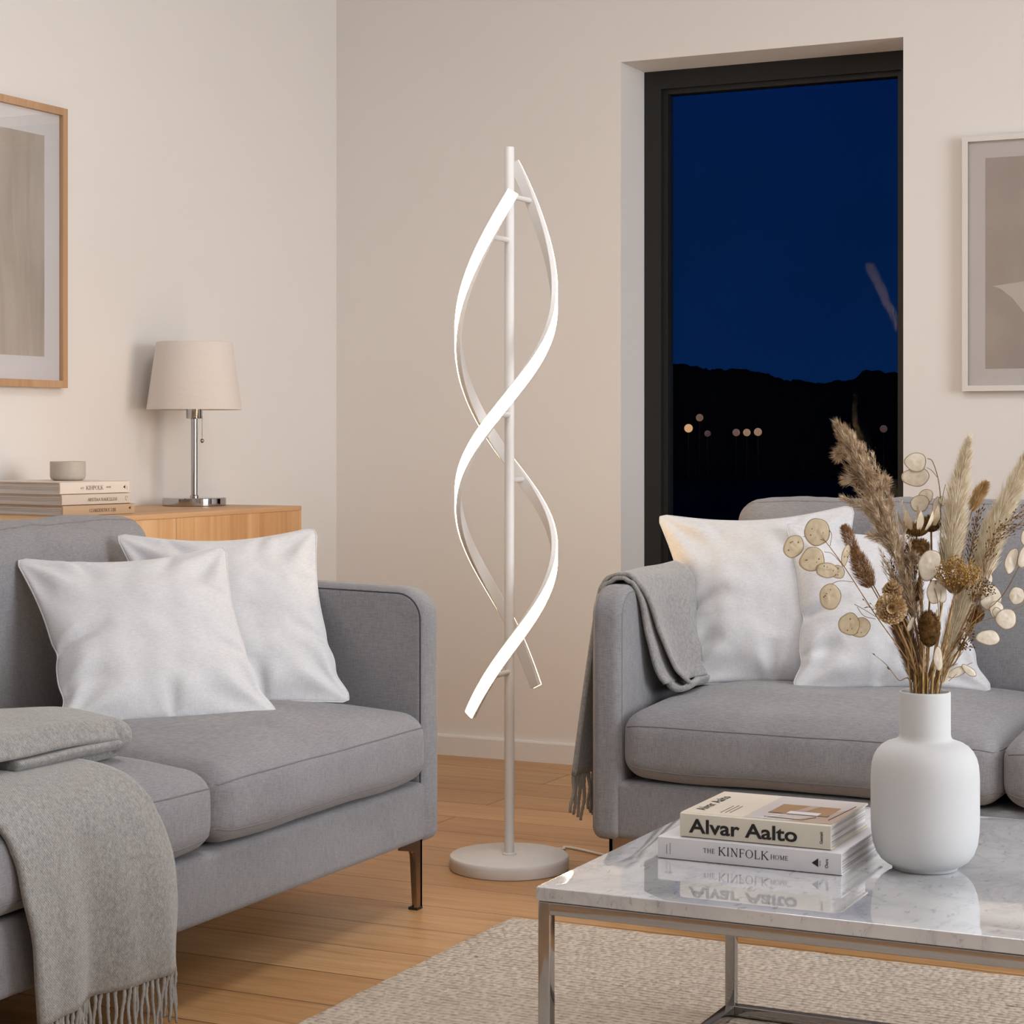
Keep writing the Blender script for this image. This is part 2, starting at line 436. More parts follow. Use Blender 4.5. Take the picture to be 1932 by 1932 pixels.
M['pod_tan'] = pod('honesty_pod_tan', 'c8b898', 'e0d3b8', .22)
M['pod_white'] = pod('honesty_pod_pearl', 'dcd1bd', 'f6f0e4', .12)

# ------------------------------------------------------------------ room
X0, Y0 = -3.093, 5.157
XR, YF_, ZC = 2.7, -1.9, 2.62
WX0, WX1, WZ1, WZ0 = -2.164, -1.358, 1.985, .03
def st(name, VF, m, smooth=False): return tag(mk(name, VF[0], VF[1], m, smooth=smooth), kind='structure')
st('floor', box(X0 - .3, XR + .3, YF_ - .3, Y0 + .35, -.12, 0), M['floor'])
st('ceiling', box(X0 - .3, XR + .3, YF_ - .3, Y0 + .35, ZC, ZC + .12), M['ceil'])
st('wall_left', box(X0 - .3, X0, YF_ - .3, Y0 + .35, 0, ZC), M['wall'])
st('wall_right', box(XR, XR + .3, YF_ - .3, Y0 + .35, 0, ZC), M['wall'])
st('wall_front', box(X0, XR, YF_ - .3, YF_, 0, ZC), M['wall'])
b = MB(); b.add(box(X0, WX0, Y0, Y0 + .35, 0, ZC)); b.add(box(WX1, XR, Y0, Y0 + .35, 0, ZC)); b.add(box(WX0, WX1, Y0, Y0 + .35, WZ1, ZC)); b.add(box(WX0, WX1, Y0, Y0 + .35, 0, WZ0))
tag(b.build('wall_back', M['wall'], smooth=False), kind='structure')
def skirting(name, p0, p1, nrm):
    p0 = Vector(p0); p1 = Vector(p1); n = Vector(nrm)
    prof = [(0, 0), (.014, 0), (.014, .054), (.012, .0585), (.008, .06), (0, .06)]
    V = [p0 + n * a + UP * z for a, z in prof] + [p1 + n * a + UP * z for a, z in prof]; k = len(prof)
    F = [tuple(range(k)), tuple(range(2 * k - 1, k - 1, -1))] + [(i, (i + 1) % k, k + (i + 1) % k, k + i) for i in range(k)]
    tag(mk(name, V, F, M['reveal'], smooth=False), kind='structure')
skirting('baseboard_back', (X0, Y0, 0), (WX0, Y0, 0), (0, -1, 0))
skirting('baseboard_right', (WX1, Y0, 0), (XR, Y0, 0), (0, -1, 0))
skirting('baseboard_left', (X0, YF_, 0), (X0, Y0, 0), (1, 0, 0))
# window
YW = 5.332
def ring(x0, x1, z0, z1, t, y0, y1):
    b = MB()
    for e in ((x0, x0 + t, y0, y1, z0, z1), (x1 - t, x1, y0, y1, z0, z1), (x0 + t, x1 - t, y0, y1, z1 - t, z1), (x0 + t, x1 - t, y0, y1, z0, z0 + t)):
        b.add(box(*e))
    return b
win = bpy.data.objects.new('window_1', None); COL.objects.link(win); win.location = (WX0, YW, WZ0); ORG[win] = Vector(win.location)
tag(win, kind='structure')
ring(WX0, WX1, WZ0, WZ1, .052, YW, YW + .075).build('window_frame', M['frame_black'], win, smooth=False)
ring(WX0 + .052, WX1 - .052, WZ0 + .052, WZ1 - .052, .014, YW + .018, YW + .06).build('glazing_bead', M['frame_black'], win, smooth=False)
V, F = box(WX0 + .062, WX1 - .062, YW + .036, YW + .042, WZ0 + .062, WZ1 - .062)
mk('glass_pane', V, F, M['pane'], win, smooth=False)
V, F = box(WX0 + .05, WX1 - .05, YW + .058, YW + .064, WZ0 + .05, WZ1 - .05)
mk('glass_pane', V, F, M['pane'], win, smooth=False)

# ------------------------------------------------------------------ outdoors at night
V, F = box(-120, 60, Y0 + .5, 140, -.35, -.3)
M['night_ground'] = plain('dark_grass', '141820', .95, spec=.05, var=.3, sc=.4)
tag(mk('ground', V, F, M['night_ground'], smooth=False), kind='structure')
M['trees'] = plain('dark_tree_foliage', '0b0d12', 1, spec=0, var=.4, sc=.6)
# silhouette of the wooded ridge: (pixel column, row) turned into direction at 62 m
rid = [(900, 650), (1100, 668), (1283, 676), (1310, 680), (1340, 688), (1370, 684), (1400, 686), (1425, 692), (1450, 695), (1475, 708), (1500, 707), (1530, 712), (1555, 716), (1575, 708), (1590, 712), (1610, 705), (1635, 690), (1660, 688), (1685, 694), (1710, 700), (1800, 690), (2000, 700)]
V = []; F = []
cols = 260; rows = 9
for i in range(cols + 1):
    px = 900 + 1100 * i / cols
    for (a, bb) in zip(rid, rid[1:]):
        if a[0] <= px <= bb[0]: py = a[1] + (bb[1] - a[1]) * (px - a[0]) / (bb[0] - a[0])
    top = CAMH + (825 - py) / 3746 * 62 + .12 * noise.noise(Vector((px * .05, 0, 0))) + .07 * noise.noise(Vector((px * .17, 3, 0)))
    for j in range(rows + 1):
        v = j / rows; prof = math.sin(v * PI / 2) ** .8
        d = 58 + 9 * v + 1.2 * noise.noise(Vector((px * .04, v * 4, 7)))
        p = FV * d + RV * ((px - 966) / 3746 * d)
        V.append((p.x, p.y, -.32 + (top + .32) * prof * d / 67 * 67 / d if j < rows else top))
for i in range(cols):
    for j in range(rows):
        a = i * (rows + 1) + j
        F.append((a, a + rows + 1, a + rows + 2, a + 1))
tag(mk('wooded_ridge', V, F, M['trees'], smooth=True), 'dark wooded ridge seen through the window against the night sky', 'trees', kind='stuff')
M['lampglow'] = emis('lamp_globe_orange', (1, .52, .2), .75)
M['lampglow2'] = emis('lamp_globe_amber', (1, .55, .25), .33)
M['lampglow3'] = emis('lamp_globe_dim', (1, .5, .24), .16)
M['lampglow4'] = emis('lamp_globe_faint', (1, .5, .18), .07)
M['post'] = plain('dark_lamp_post', '101010', .7, var=.1)
for (px, py, rp, mm, lb) in ((1299, 808, 8, 'lampglow', 'brightest orange garden lamp glowing at the far left of the window view'),
                         (1320, 788, 7, 'lampglow3', 'dim garden lamp just above the brightest one in the window view'),
                         (1335, 818, 6, 'lampglow4', 'faintest garden lamp, low between the bright one and the row of three'),
                         (1389, 816, 7, 'lampglow3', 'left and dimmest lamp of the row of three in the window view'),
                         (1409, 816, 7, 'lampglow2', 'middle lamp of the row of three in the window view'),
                         (1430, 815, 7.5, 'lampglow2', 'right lamp of the row of three in the window view'),
                         (1667, 809, 7, 'lampglow4', 'lone dim lamp at the right end of the window view')):
    d = 46
    p = FV * d + RV * ((px - 966) / 3746 * d); z = CAMH + (825 - py) / 3746 * d; r = rp / 3746 * d
    t = root('garden_lamp', (p.x, p.y, -.3), lb, 'outdoor lamp', 'garden lamps outside the window')
    V, F = ball((p.x, p.y, z), r, 20); mk('lamp_globe', V, F, M[mm], t)
    V, F = tube([(p.x, p.y, -.3), (p.x, p.y, z - r * .96)], .012, 8); mk('lamp_post', V, F, M['post'], t)

# ------------------------------------------------------------------ sofas
def make_sofa(name, label, mp, W=1.58, D=.83, bz=.765, drop=.009, lg=.062):
    """u along the width from the visible arm, v depth from the front, z up; mp(u,v,z)->world"""
    t = root(name, mp(W / 2, D / 2, 0), label, 'sofa', 'grey linen sofas')
    A = .065
    V, F = rbox(.05, W - .05, .004, D - .02, .135, .25, .014, (20, 10, 3), 3, lambda p: mp(*p))
    mk('base', V, F, M['sofa'], t)
    for k in range(2):
        u0 = 0 if k == 0 else W - A
        def am(v, u, z): return mp(u, v, z + (.018 * (v / D) if z > .4 else 0))
        V, F = slab(0, D, .13, .632, [.03, .062, .022, .02], u0, u0 + A, .020, am, 6)
        arm = mk('arm', V, F, M['sofa'], t, flat_ang=40)
        # seams run round both faces of the arm
        for (uu) in (u0 + .002, u0 + A - .002):
            o = rrect(.0125, D - .0125, .1425, .6195, [.018, .05, .012, .012])
            pts = [am(v, uu, z) for v, z in o]
            V, F = tube(pts, .0016, 6, True); mk('seam', V, F, M['stitch_dark'] if name == 'left_sofa' else M['welt'], arm)
    # seat cushions
    cw = (W - 2 * A - .004) / 2
    for k in range(2):
        u0 = A + .002 + k * (cw + .002); u1 = u0 + cw
        e = (u0, u1, -.012, .62, .252, .392); R = .042
        def cd(p, e=e, k=k):
            U = (p[0] - e[0]) / (e[1] - e[0]) * 2 - 1; Vv = (p[1] - e[2]) / (e[3] - e[2]) * 2 - 1; Z = (p[2] - e[4]) / (e[5] - e[4]) * 2 - 1
            q = Vector(p)
            if Z > 0: q.z += .030 * (1 - U ** 4) * (1 - abs(Vv) ** 3) * Z
            q.y -= .010 * (1 - U ** 4) * max(0, -Vv) * (1 - Z * Z)
            # corners of the front drawn in and rounded
            if Vv < 0: q.z -= .010 * abs(U) ** 6 * Z * (-Vv)
            q.x += (.004 * U) * (1 - Z * Z) * (1 - Vv ** 4)
            q.z += .0035 * nz(q, 6, 3 + k) ; q.y += .003 * nz(q, 7, 9 + k)
            return q
        V, F = rbox(*e, R, (26, 22, 6), 5, lambda p: mp(*cd(p)))
        c = mk('seat_cushion', V, F, M['sofa'], t)
        for zz in (.366, .276):
            pts = []
            path = [(u0, e[2] + .45 * (1 - i / 14), zz) for i in range(14)] + [(u0 + (u1 - u0) * i / 50, e[2], zz) for i in range(51)] + [(u1, e[2] + .45 * (i + 1) / 14, zz) for i in range(14)]
            pts = [mp(*cd(rpoint(p, e, R))) for p in path]
            V, F = tube(pts, .0014, 6); mk('piping', V, F, M['welt'], c)
    # back cushions
    for k in range(2):
        u0 = A + .002 + k * (cw + .002); u1 = u0 + cw
        e = (u0, u1, .60, .775, .36, bz); R = .05
        def bd(p, e=e, k=k):
            U = (p[0] - e[0]) / (e[1] - e[0]) * 2 - 1; Vv = (p[1] - e[2]) / (e[3] - e[2]) * 2 - 1; Z = (p[2] - e[4]) / (e[5] - e[4]) * 2 - 1
            q = Vector(p)
            q.y -= .018 * (1 - U ** 4) * (1 - Z ** 4) * (-Vv if Vv < 0 else 0)
            q.y += .13 * (q.z - .36)
            q.z += (.004 * (1 - U * U) - drop * (U + 1) / 2) * max(0, Z)
            # soft pulls along the top edge
            w = max(0, Z) ** 6
            q.z += .005 * w * nz((q.x * 22, q.z * 2, 0), 1, 4 + k); q.y += .009 * max(0, Z) ** 3 * nz((q.x * 26 + q.z * 12, q.z * 5, 0), 1, 8 + k)
            q.z += .004 * nz(q, 5, 5 + k)
            return q
        V, F = rbox(*e, R, (30, 6, 22), 5, lambda p: mp(*bd(p)))
        c = mk('back_cushion', V, F, M['sofa'], t)
        path = [(u0, e[2] + .008, .40 + .34 * i / 20) for i in range(21)] + [(u0 + (u1 - u0) * i / 40, e[2] + .02, e[5]) for i in range(41)] + [(u1, e[2] + .008, .74 - .34 * i / 20) for i in range(21)]
        pts = [mp(*bd(rpoint(p, e, R))) for p in path]
        V, F = tube(pts, .0013, 6); mk('piping', V, F, M['welt'], c)
    V, F = rbox(.05, W - .05, .775, D - .005, .2, .64, .02, (12, 3, 8), 3, lambda p: mp(*p))
    mk('back_frame', V, F, M['sofa'], t)
    # legs: angle brackets with a tapered blade
    for (lu, lv, su, sv) in ((lg, .012, 1, 1), (W - lg, .012, -1, 1), (lg, D - .02, 1, -1), (W - lg, D - .02, -1, -1)):
        b = MB()
        pf = [(0, .1365), (0, .004), (.021, .004), (.027, .104), (.030, .113), (.038, .119), (.085, .129), (.085, .1365)]
        b.add(prism(pf, 0, .007, lambda a, z, h: mp(lu - su * .006 + su * a, lv + sv * h, z)))
        b.add(prism(pf, 0, .007, lambda a, z, h: mp(lu - su * .006 + su * h, lv + sv * a * .9, z)))
        leg = b.build('leg', M['bronze'], t, smooth=False)
        V, F = prism([(0, 0), (.022, 0), (.022, .005), (0, .005)], 0, .02, lambda a, z, h: mp(lu - su * .0065 + su * a, lv - sv * .0005 + sv * h, z))
        mk('foot_pad', V, F, M['dark'], leg, smooth=False)
    return t
sofaL = make_sofa('left_sofa', 'grey linen sofa along the left wall in front of the oak sideboard', lambda u, v, z: Vector((-1.86 - v, 3.505 - u, z)))
sofaR = make_sofa('right_sofa', 'grey linen sofa in front of the window behind the marble table', lambda u, v, z: Vector((-1.585 + u, 3.62 + v, z)), W=1.62, bz=.789, drop=-.002, lg=.042)
sofaL.name = 'sofa'; sofaR.name = 'sofa.001'

# ------------------------------------------------------------------ pillows
def pillow(label, TL, TR, BL, BR, T, seed, pinch=.13, sagb=.0, dent=0):
    TL, TR, BL, BR = map(Vector, (TL, TR, BL, BR))
    cen = (TL + TR + BL + BR) / 4
    nrm = (TR - TL + BR - BL).cross(TL - BL + TR - BR).normalized()
    if nrm.dot(-FV) < 0: nrm = -nrm
    N = 84; V = []; F = []; rim = []
    creases = [(-1, -.18, -.35, .02, .020, .055), (-.95, -.62, -.50, -.48, .014, .06), (.98, -.35, .45, -.20, .014, .06), (.15 * math.sin(seed * 3), -1, .05, -.55, .016, .06), (-.55, 1, -.30, .55, .010, .06), (.45, 1, .20, .50, .010, .07), (.97, .35, .60, .30, .010, .06)]
    def pt(u, v, side):
        a = abs(u); c = abs(v)
        uu = u * (1 - pinch * (1 - v * v) ** 1.2 * a ** 2); vv = v * (1 - pinch * (1 - u * u) ** 1.2 * c ** 2 * (0.35 if v < 0 else 1))
        # blunt the ears
        kk = .028 * math.exp(-((v + .18) / .10) ** 2) * a ** 4 if u < 0 else .022 * math.exp(-((v + .35) / .11) ** 2) * a ** 4
        kk += .045 * math.exp(-((v + .70) / .13) ** 2) * a ** 4
        uu -= math.copysign(kk, u)
        cr = max(0, a + c - 1.9); uu -= math.copysign(cr * .3, u); vv -= math.copysign(cr * .3, v)
        s = (uu + 1) / 2; t = (vv + 1) / 2
        p = BL * (1 - s) * (1 - t) + BR * s * (1 - t) + TL * (1 - s) * t + TR * s * t
        th = max(0., (1 - u ** 2) * (1 - v ** 2)) ** .62 * (1 - .12 * v)
        h = T * th
        # wrinkles fanning out from each corner and dents on the edges
        for (cu, cv) in ((-1, -1), (1, -1), (-1, 1), (1, 1)):
            du, dv = u - cu, v - cv; r = math.hypot(du, dv)
            if r > 1e-4:
                an = math.atan2(abs(dv), abs(du))
                w = math.exp(-((r - .42) / .26) ** 2)
                h += .011 * w * math.sin(an * 8 + seed * 1.3 + cu * 2 + cv) * th ** .7
        h += .012 * th * noise.noise(Vector((u * 1.7 + seed, v * 1.7, side * 2.0))) + .006 * th * noise.noise(Vector((u * 4 + seed, v * 4, side * 5.0 + 3)))
        for (c0, d0, c1, d1, dep, wdt) in creases:
            ex, ey = c1 - c0, d1 - d0; L2 = ex * ex + ey * ey
            tt = max(0, min(1, ((u - c0) * ex + (v - d0) * ey) / L2)); dx, dy = u - c0 - ex * tt, v - d0 - ey * tt; dd_ = math.sqrt(dx * dx + dy * dy)
            w_ = wdt * (.6 + tt)
            h -= dep * (1 - tt) ** .7 * (math.exp(-(dd_ / w_) ** 2) - .2 * math.exp(-((dd_ - 2.1 * w_) / w_) ** 2)) * min(1, th * 1.6) * (1 if side > 0 else .3)
        for (eu, ev, ed) in ((-1, -.15, .5), (.25 * math.sin(seed), -1, .6), (1, -.1, .5)):
            du, dv = u - eu, v - ev
            h -= .034 * ed * math.exp(-(du * du / .06 + dv * dv / .012)) * th
        return p + nrm * h * side
    idx = {}
    def vid(i, j, side):
        e = i in (0, N) or j in (0, N)
        key = (i, j, 0 if e else side)
        if key not in idx:
            u = -math.cos(PI * i / N) * .35 + (2 * i / N - 1) * .65; v = -math.cos(PI * j / N) * .35 + (2 * j / N - 1) * .65
            idx[key] = len(V); V.append(pt(u, v, side))
        return idx[key]
    for side in (1, -1):
        for i in range(N):
            for j in range(N):
                F.append((vid(i, j, side), vid(i + 1, j, side), vid(i + 1, j + 1, side), vid(i, j + 1, side)))
    o = mk('throw_pillow', V, F, M['cotton'], origin=(BL + BR) / 2)
    tag(o, label, 'cushion', 'white cotton throw pillows')
    loop = [(i, 0) for i in range(N)] + [(N, j) for j in range(N)] + [(i, N) for i in range(N, 0, -1)] + [(0, j) for j in range(N, 0, -1)]
    pts = [V[idx[(i, j, 0)]] for i, j in loop]
    Vt, Ft = tube(pts, .0016, 6, True); mk('seam', Vt, Ft, M['cotton'], o)
    return o
pillow('white pillow on the left sofa, the nearer one lapping over its neighbour', (-2.492, 2.974, .700), (-2.225, 3.285, .716), (-2.262, 2.818, .412), (-2.008, 3.142, .408), .055, 1)
pillow('white pillow on the left sofa, half hidden and leaning against the arm', (-2.474, 3.258, .735), (-2.150, 3.505, .744), (-2.255, 3.11, .41), (-1.980, 3.36, .411), .05, 2.3)
pillow('white pillow on the right sofa, beside the grey throw over the arm', (-1.622, 4.070, .760), (-1.203, 4.165, .785), (-1.500, 3.93, .406), (-1.130, 4.02, .415), .055, 4.1)
pillow('white pillow on the right sofa, the front one behind the dried flowers', (-1.325, 4.065, .750), (-.995, 4.20, .735), (-1.262, 3.915, .410), (-.884, 4.064, .411), .052, 5.7)

# ------------------------------------------------------------------ throws
def grid_sheet(fn, nu, nv):
    V = [fn(i / nu, j / nv) for i in range(nu + 1) for j in range(nv + 1)]
    F = [(i * (nv + 1) + j, (i + 1) * (nv + 1) + j, (i + 1) * (nv + 1) + j + 1, i * (nv + 1) + j + 1) for i in range(nu) for j in range(nv)]
    return V, F
def solid_sheet(name, fn, nu, nv, th, m, parent):
    V, F = grid_sheet(fn, nu, nv)
    o = mk(name, V, F, m, parent, recalc=False)
    md = o.modifiers.new('thickness', 'SOLIDIFY'); md.thickness = th; md.offset = 0
    return o
def ribbon_profile(path, t, caps=6):
    P = [Vector(p) for p in path]; n = len(P); L = []; R = []
    for i in range(n):
        d = (P[min(i + 1, n - 1)] - P[max(i - 1, 0)]).normalized(); nn = Vector((-d.y, d.x))
        L.append(P[i] + nn * t / 2); R.append(P[i] - nn * t / 2)
    d0 = (P[1] - P[0]).normalized(); d1 = (P[-1] - P[-2]).normalized()
    def cap(c, d, s):
        nn = Vector((-d.y, d.x)); out = []
        for i in range(1, caps):
            a = PI * i / caps
            out.append(c + nn * math.cos(a) * t / 2 * s + d * math.sin(a) * t / 2)
        return out
    return L + cap(P[-1], d1, 1) + R[::-1] + cap(P[0], -d0, -1)
def extrude_profile(prof, h0, h1, r, mp, n=10, k=4):
    """closed 2-D profile swept from h0 to h1, ends shrunk for a soft edge"""
    c = sum(prof, Vector((0, 0))) / len(prof)
    m = len(prof)
    nr = []
    for i in range(m):
        d = (prof[(i + 1) % m] - prof[i - 1]); d = d.normalized() if d.length > 1e-9 else Vector((1, 0)); nr.append(Vector((d.y, -d.x)))
    ar = sum(prof[i].x * prof[(i + 1) % m].y - prof[(i + 1) % m].x * prof[i].y for i in range(m))
    sg = 1 if ar > 0 else -1
    lv = [(h0 + r * (1 - math.sin(PI / 2 * i / k)), r * (1 - math.cos(PI / 2 * i / k))) for i in range(k, 0, -1)]
    lv += [(h0 + r + (h1 - h0 - 2 * r) * i / n, 0) for i in range(n + 1)]
    lv += [(h1 - r * (1 - math.sin(PI / 2 * i / k)), r * (1 - math.cos(PI / 2 * i / k))) for i in range(1, k + 1)]
    V = []; F = []
    for h, ins in lv:
        for p, q in zip(prof, nr):
            s = p - q * sg * ins
            V.append(mp(s.x, s.y, h))
    for i in range(len(lv) - 1):
        for j in range(m):
            j2 = (j + 1) % m
            F.append((i * m + j, i * m + j2, (i + 1) * m + j2, (i + 1) * m + j))
    F.append(tuple(range(m - 1, -1, -1))); F.append(tuple((len(lv) - 1) * m + j for j in range(m)))
    return V, F
def tassel_mesh(L, r, seed, lean=(0, 0)):
    P = []; R = []
    n = 16
    for i in range(n + 1):
        t = i / n
        P.append(Vector((.0012 * math.sin(t * 9 + seed * 2) + lean[0] * t * t, .0016 * math.sin(t * 7 + seed) + lean[1] * t * t, -L * t)))
        R.append(r * (1 + .18 * math.sin(t * 55 + seed)) * (1.05 - .35 * t))
    return tube(P, R, 7)
def tassels(parent, pts, L, r, m, seed=0, lean=(0, 0)):
    base = []
    for k in range(4):
        V, F = tassel_mesh(L * (1 + .08 * (k - 1.5)), r, seed + k * 1.9, lean)
        me_o = mk('tassel', [Vector(v) + ORG[parent] for v in V], F, m, parent)
        base.append(me_o)
    for i, p in enumerate(pts):
        o = base[i] if i < 4 else base[i % 4].copy()
        if i >= 4: COL.objects.link(o); o.parent = parent
        o.location = Vector(p) - ORG[parent]; o.rotation_euler = (random.uniform(-.06, .06), random.uniform(-.06, .06), random.uniform(-.5, .5) if lean == (0, 0) else 0)
# left throw: folded pack on the seat and a length hanging over the front
tL = root('wool_throw', (-2.0, 2.36, .42), 'grey wool throw folded on the left sofa seat with fringe hanging down the front', 'blanket')
def drape(a, b_):
    # a across (left->right, Y), b_ along from the seat down the front
    path = [(-2.10, .431), (-1.95, .428), (-1.885, .416), (-1.850, .392), (-1.833, .35), (-1.829, .26), (-1.832, .18), (-1.838, .10)]
    ls = [0, .15, .217, .262, .308, .398, .478, .56]
    s = b_ * .56
    for i in range(7):
        if s <= ls[i + 1] or i == 6:
            t = (s - ls[i]) / (ls[i + 1] - ls[i]); break
    P = [Vector((p[0], p[1])) for p in path]
    Q = [P[0] * 2 - P[1]] + P + [P[-1] * 2 - P[-2]]
    A, B, C, D = Q[i], Q[i + 1], Q[i + 2], Q[i + 3]
    p = .5 * ((2 * B) + (C - A) * t + (2 * A - 5 * B + 4 * C - D) * t * t + (3 * B - A - 3 * C + D) * t ** 3)
    yl = interp([0, .25, .5, .75, 1], [2.10, 2.13, 2.172, 2.207, 2.226], b_)
    yr = interp([0, .25, .46, .7, 1], [2.47, 2.474, 2.495, 2.560, 2.585], b_)
    y = yl + (yr - yl) * a
    hang = max(0, (s - .25) / .31)
    fold = .015 * hang * math.sin(a * 9.5 + .6) + .006 * hang * math.sin(a * 21 + 2)
    x = p.x + fold + .004 * hang
    return Vector((x + .0015 * nz((y, p.y, 0), 14, 2), y + .004 * nz((p.y, s, a), 9, 5), p.y))
solid_sheet('drape', drape, 40, 60, .009, M['wool'], tL)
pts = []
for i in range(34):
    a = (i + .5) / 34
    p = drape(a, 1.0); pts.append(p + Vector((random.uniform(-.001, .001), random.uniform(-.0015, .0015), .002)))
tassels(tL, pts, .078, .0031, M['tassel'], 1)
def pk(off, sd):
    def f(p):
        q = Vector(p)
        d = max(0, q.y - 2.30)
        q.x += .010 * math.sin(q.z * 70 + sd) + .004 * nz(q, 9, sd) + .02 * d
        q.z += .005 * nz(q, 8, sd + 3) - .10 * d * d * off + .012 * off * math.sin(PI * min(1, max(0, (q.x + 2.22) / .27))) * (1 - d)
        return q
    return f
b = MB()
b.add(rbox(-2.20, -1.958, 2.322, 2.596, .414, .4315, .0078, (14, 20, 1), 4, pk(0, 1)))
b.add(rbox(-2.20, -1.952, 2.330, 2.598, .4305, .4485, .0080, (14, 20, 1), 4, pk(0, 1.2)))
b.add(rbox(-2.21, -1.950, 1.97, 2.606, .452, .488, .0165, (14, 30, 1), 5, pk(1, 2)))
b.add(rbox(-2.20, -1.953, 2.562, 2.612, .415, .478, .0225, (14, 2, 2), 6, pk(0.0, 1.6)))
b.build('folded_pack', M['wool'], tL)

# right throw: over the arm, inner end folded down to the seat, outer end hanging with fringe
tR = root('wool_throw', (-1.55, 3.85, .65), 'grey wool throw draped over the arm of the right sofa, its fringe hanging outside', 'blanket')
def inner_path(layer):
    o = .0055 + .0085 * layer
    return [(-1.589 - o, .56), (-1.588 - o, .605), (-1.578 - o * .7, .631 + o * .6), (-1.553, .640 + o), (-1.528 + o * .6, .632 + o * .7), (-1.517 + o, .602), (-1.512 + o * 1.2, .53), (-1.503 + o * 1.7, .46), (-1.494 + o * 2.2, .428)]
def over(layer):
    P = bez(inner_path(layer), 6)
    def f(a, b_):
        i = min(len(P) - 1, int(b_ * (len(P) - 1) + 1e-6)); t = b_ * (len(P) - 1) - i
        p = P[i].lerp(P[min(i + 1, len(P) - 1)], t)
        down = max(0, (b_ - .55) / .45)
        y0 = 3.694 + .055 * down + ((.006 + .045 * down) if layer else 0) - .02 * max(0, .3 - b_); y1 = 3.99 + .04 * down
        y = y0 + (y1 - y0) * a
        x = p.x + .010 * down * math.sin(a * 8 + 1 + layer) + (.016 * down * max(0, 1 - a * 5) * (1 if layer else -.2))
        return Vector((x + .002 * nz((y, b_, layer), 8), y, p.y + .004 * nz((y, b_ * 3, layer), 6, 2) + .022 * (y - 3.7) * min(1, max(0, (p.y - .5) / .1))))
    return f
solid_sheet('inner_fold', over(0), 24, 50, .0075, M['wool2'], tR)
solid_sheet('outer_fold', over(1), 24, 50, .0075, M['wool2'], tR)
# rolled lower edge joining the two layers
def roll(a, b_):
    w = PI * b_
    y = 3.760 + .04 * b_ + .265 * a
    r = .0165 * (1 + .15 * math.sin(a * 7))
    return Vector((-1.467 - math.cos(w) * r + .010 * math.sin(a * 8 + 1.5), y, .431 - math.sin(w) * .014 + .004 * nz((y, 0, 0), 6)))
solid_sheet('turned_edge', roll, 24, 14, .012, M['wool2'], tR)
def outer(a, b_):
    z = .612 - .367 * b_
    y = 3.694 - .024 * b_ + (.28 + .04 * b_) * a
    fl = .001 + .040 * b_ ** .85
    x = -1.5955 - fl - .034 * b_ * a - .008 * b_ * math.sin(a * 14 + 1)
    return Vector((x, y, z))
solid_sheet('hanging_end', outer, 30, 30, .010, M['wool2'], tR)
pts = [outer((i + .5) / 22, 1.0) for i in range(22)]
tassels(tR, pts, .088, .0042, M['tassel2'], 5, lean=(-.006, 0))

# ------------------------------------------------------------------ floor lamp
LX, LY = -1.877, 3.852
fl = root('floor_lamp', (LX, LY, 0), 'tall white floor lamp with two glowing spiral strips between the sofas', 'floor lamp')
V, F = lathe([(.120, 0), (.127, .001), (.1285, .004), (.129, .020), (.1285, .0275), (.126, .030), (.02, .0305)], (LX, LY), 96); mk('base', V, F, M['white_metal'], fl, flat_ang=50)
V, F = lathe([(.119, .0), (.1245, .0), (.1245, .0015), (.119, .0015)], (LX, LY), 64)
V, F = lathe([(.0155, .0305), (.0155, .0325), (.013, .0345), (.0112, .035)], (LX, LY), 32); mk('collar', V, F, M['white_metal'], fl)
V, F = lathe([(.0108, .03), (.0108, 1.5545), (.010, 1.556), (0.0001, 1.5562)], (LX, LY), 32); mk('pole', V, F, M['white_metal'], fl, flat_ang=50)
AX = Vector((LX, LY, 0)) - RV * .0066
SA = [(362, 8), (640, -90), (852, -175), (1040, -270), (1235, -362), (1348, -407)]
SB = [(307, 171), (560, 90), (757, 0), (945, -90), (1160, -180), (1295, -219)]
RAD = .1045
def strand(spec, y):
    th = math.radians(interp([a for a, _ in spec], [b for _, b in spec], y))
    rr = RAD
    n = RV * math.sin(th) - FV * math.cos(th)
    d = 4.285 - rr * math.cos(th)
    z = CAMH - (y - 825) / 3746 * d
    p = AX + n * rr; p.z = z
    return p, n
def ribbon(spec, name, label):
    n = 220; y0, y1 = spec[0][0], spec[-1][0]
    C = [strand(spec, y0 + (y1 - y0) * i / n) for i in range(n + 1)]
    def sweep(cs):
        V = []; F = []
        m = len(cs)
        for i, (p, nn) in enumerate(C):
            t = (C[min(i + 1, n)][0] - C[max(i - 1, 0)][0]).normalized()
            N_ = (nn - t * nn.dot(t)).normalized(); W = t.cross(N_)
            for (w, h) in cs: V.append(p + W * w + N_ * h)
        for i in range(n):
            for j in range(m):
                j2 = (j + 1) % m
                F.append((i * m + j, i * m + j2, (i + 1) * m + j2, (i + 1) * m + j))
        F.append(tuple(range(m - 1, -1, -1))); F.append(tuple(n * m + j for j in range(m)))
        return V, F
    w = .0122
    V, F = sweep([(-w, .0034), (-w, -.0065), (-w + .001, -.0075), (w - .001, -.0075), (w, -.0065), (w, .0034)])
    c = mk('spiral_strip', V, F, M['white_metal'], fl, flat_ang=35)
    V, F = sweep([(-w, .0034), (w, .0034), (w, .0048), (w - .0012, .006), (w - .004, .0066), (-w + .004, .0066), (-w + .0012, .006), (-w, .0048)])
    mk('light_diffuser', V, F, M['led'], c, flat_ang=60)
    return c
ribbon(SA, 'a', ''); ribbon(SB, 'b', '')
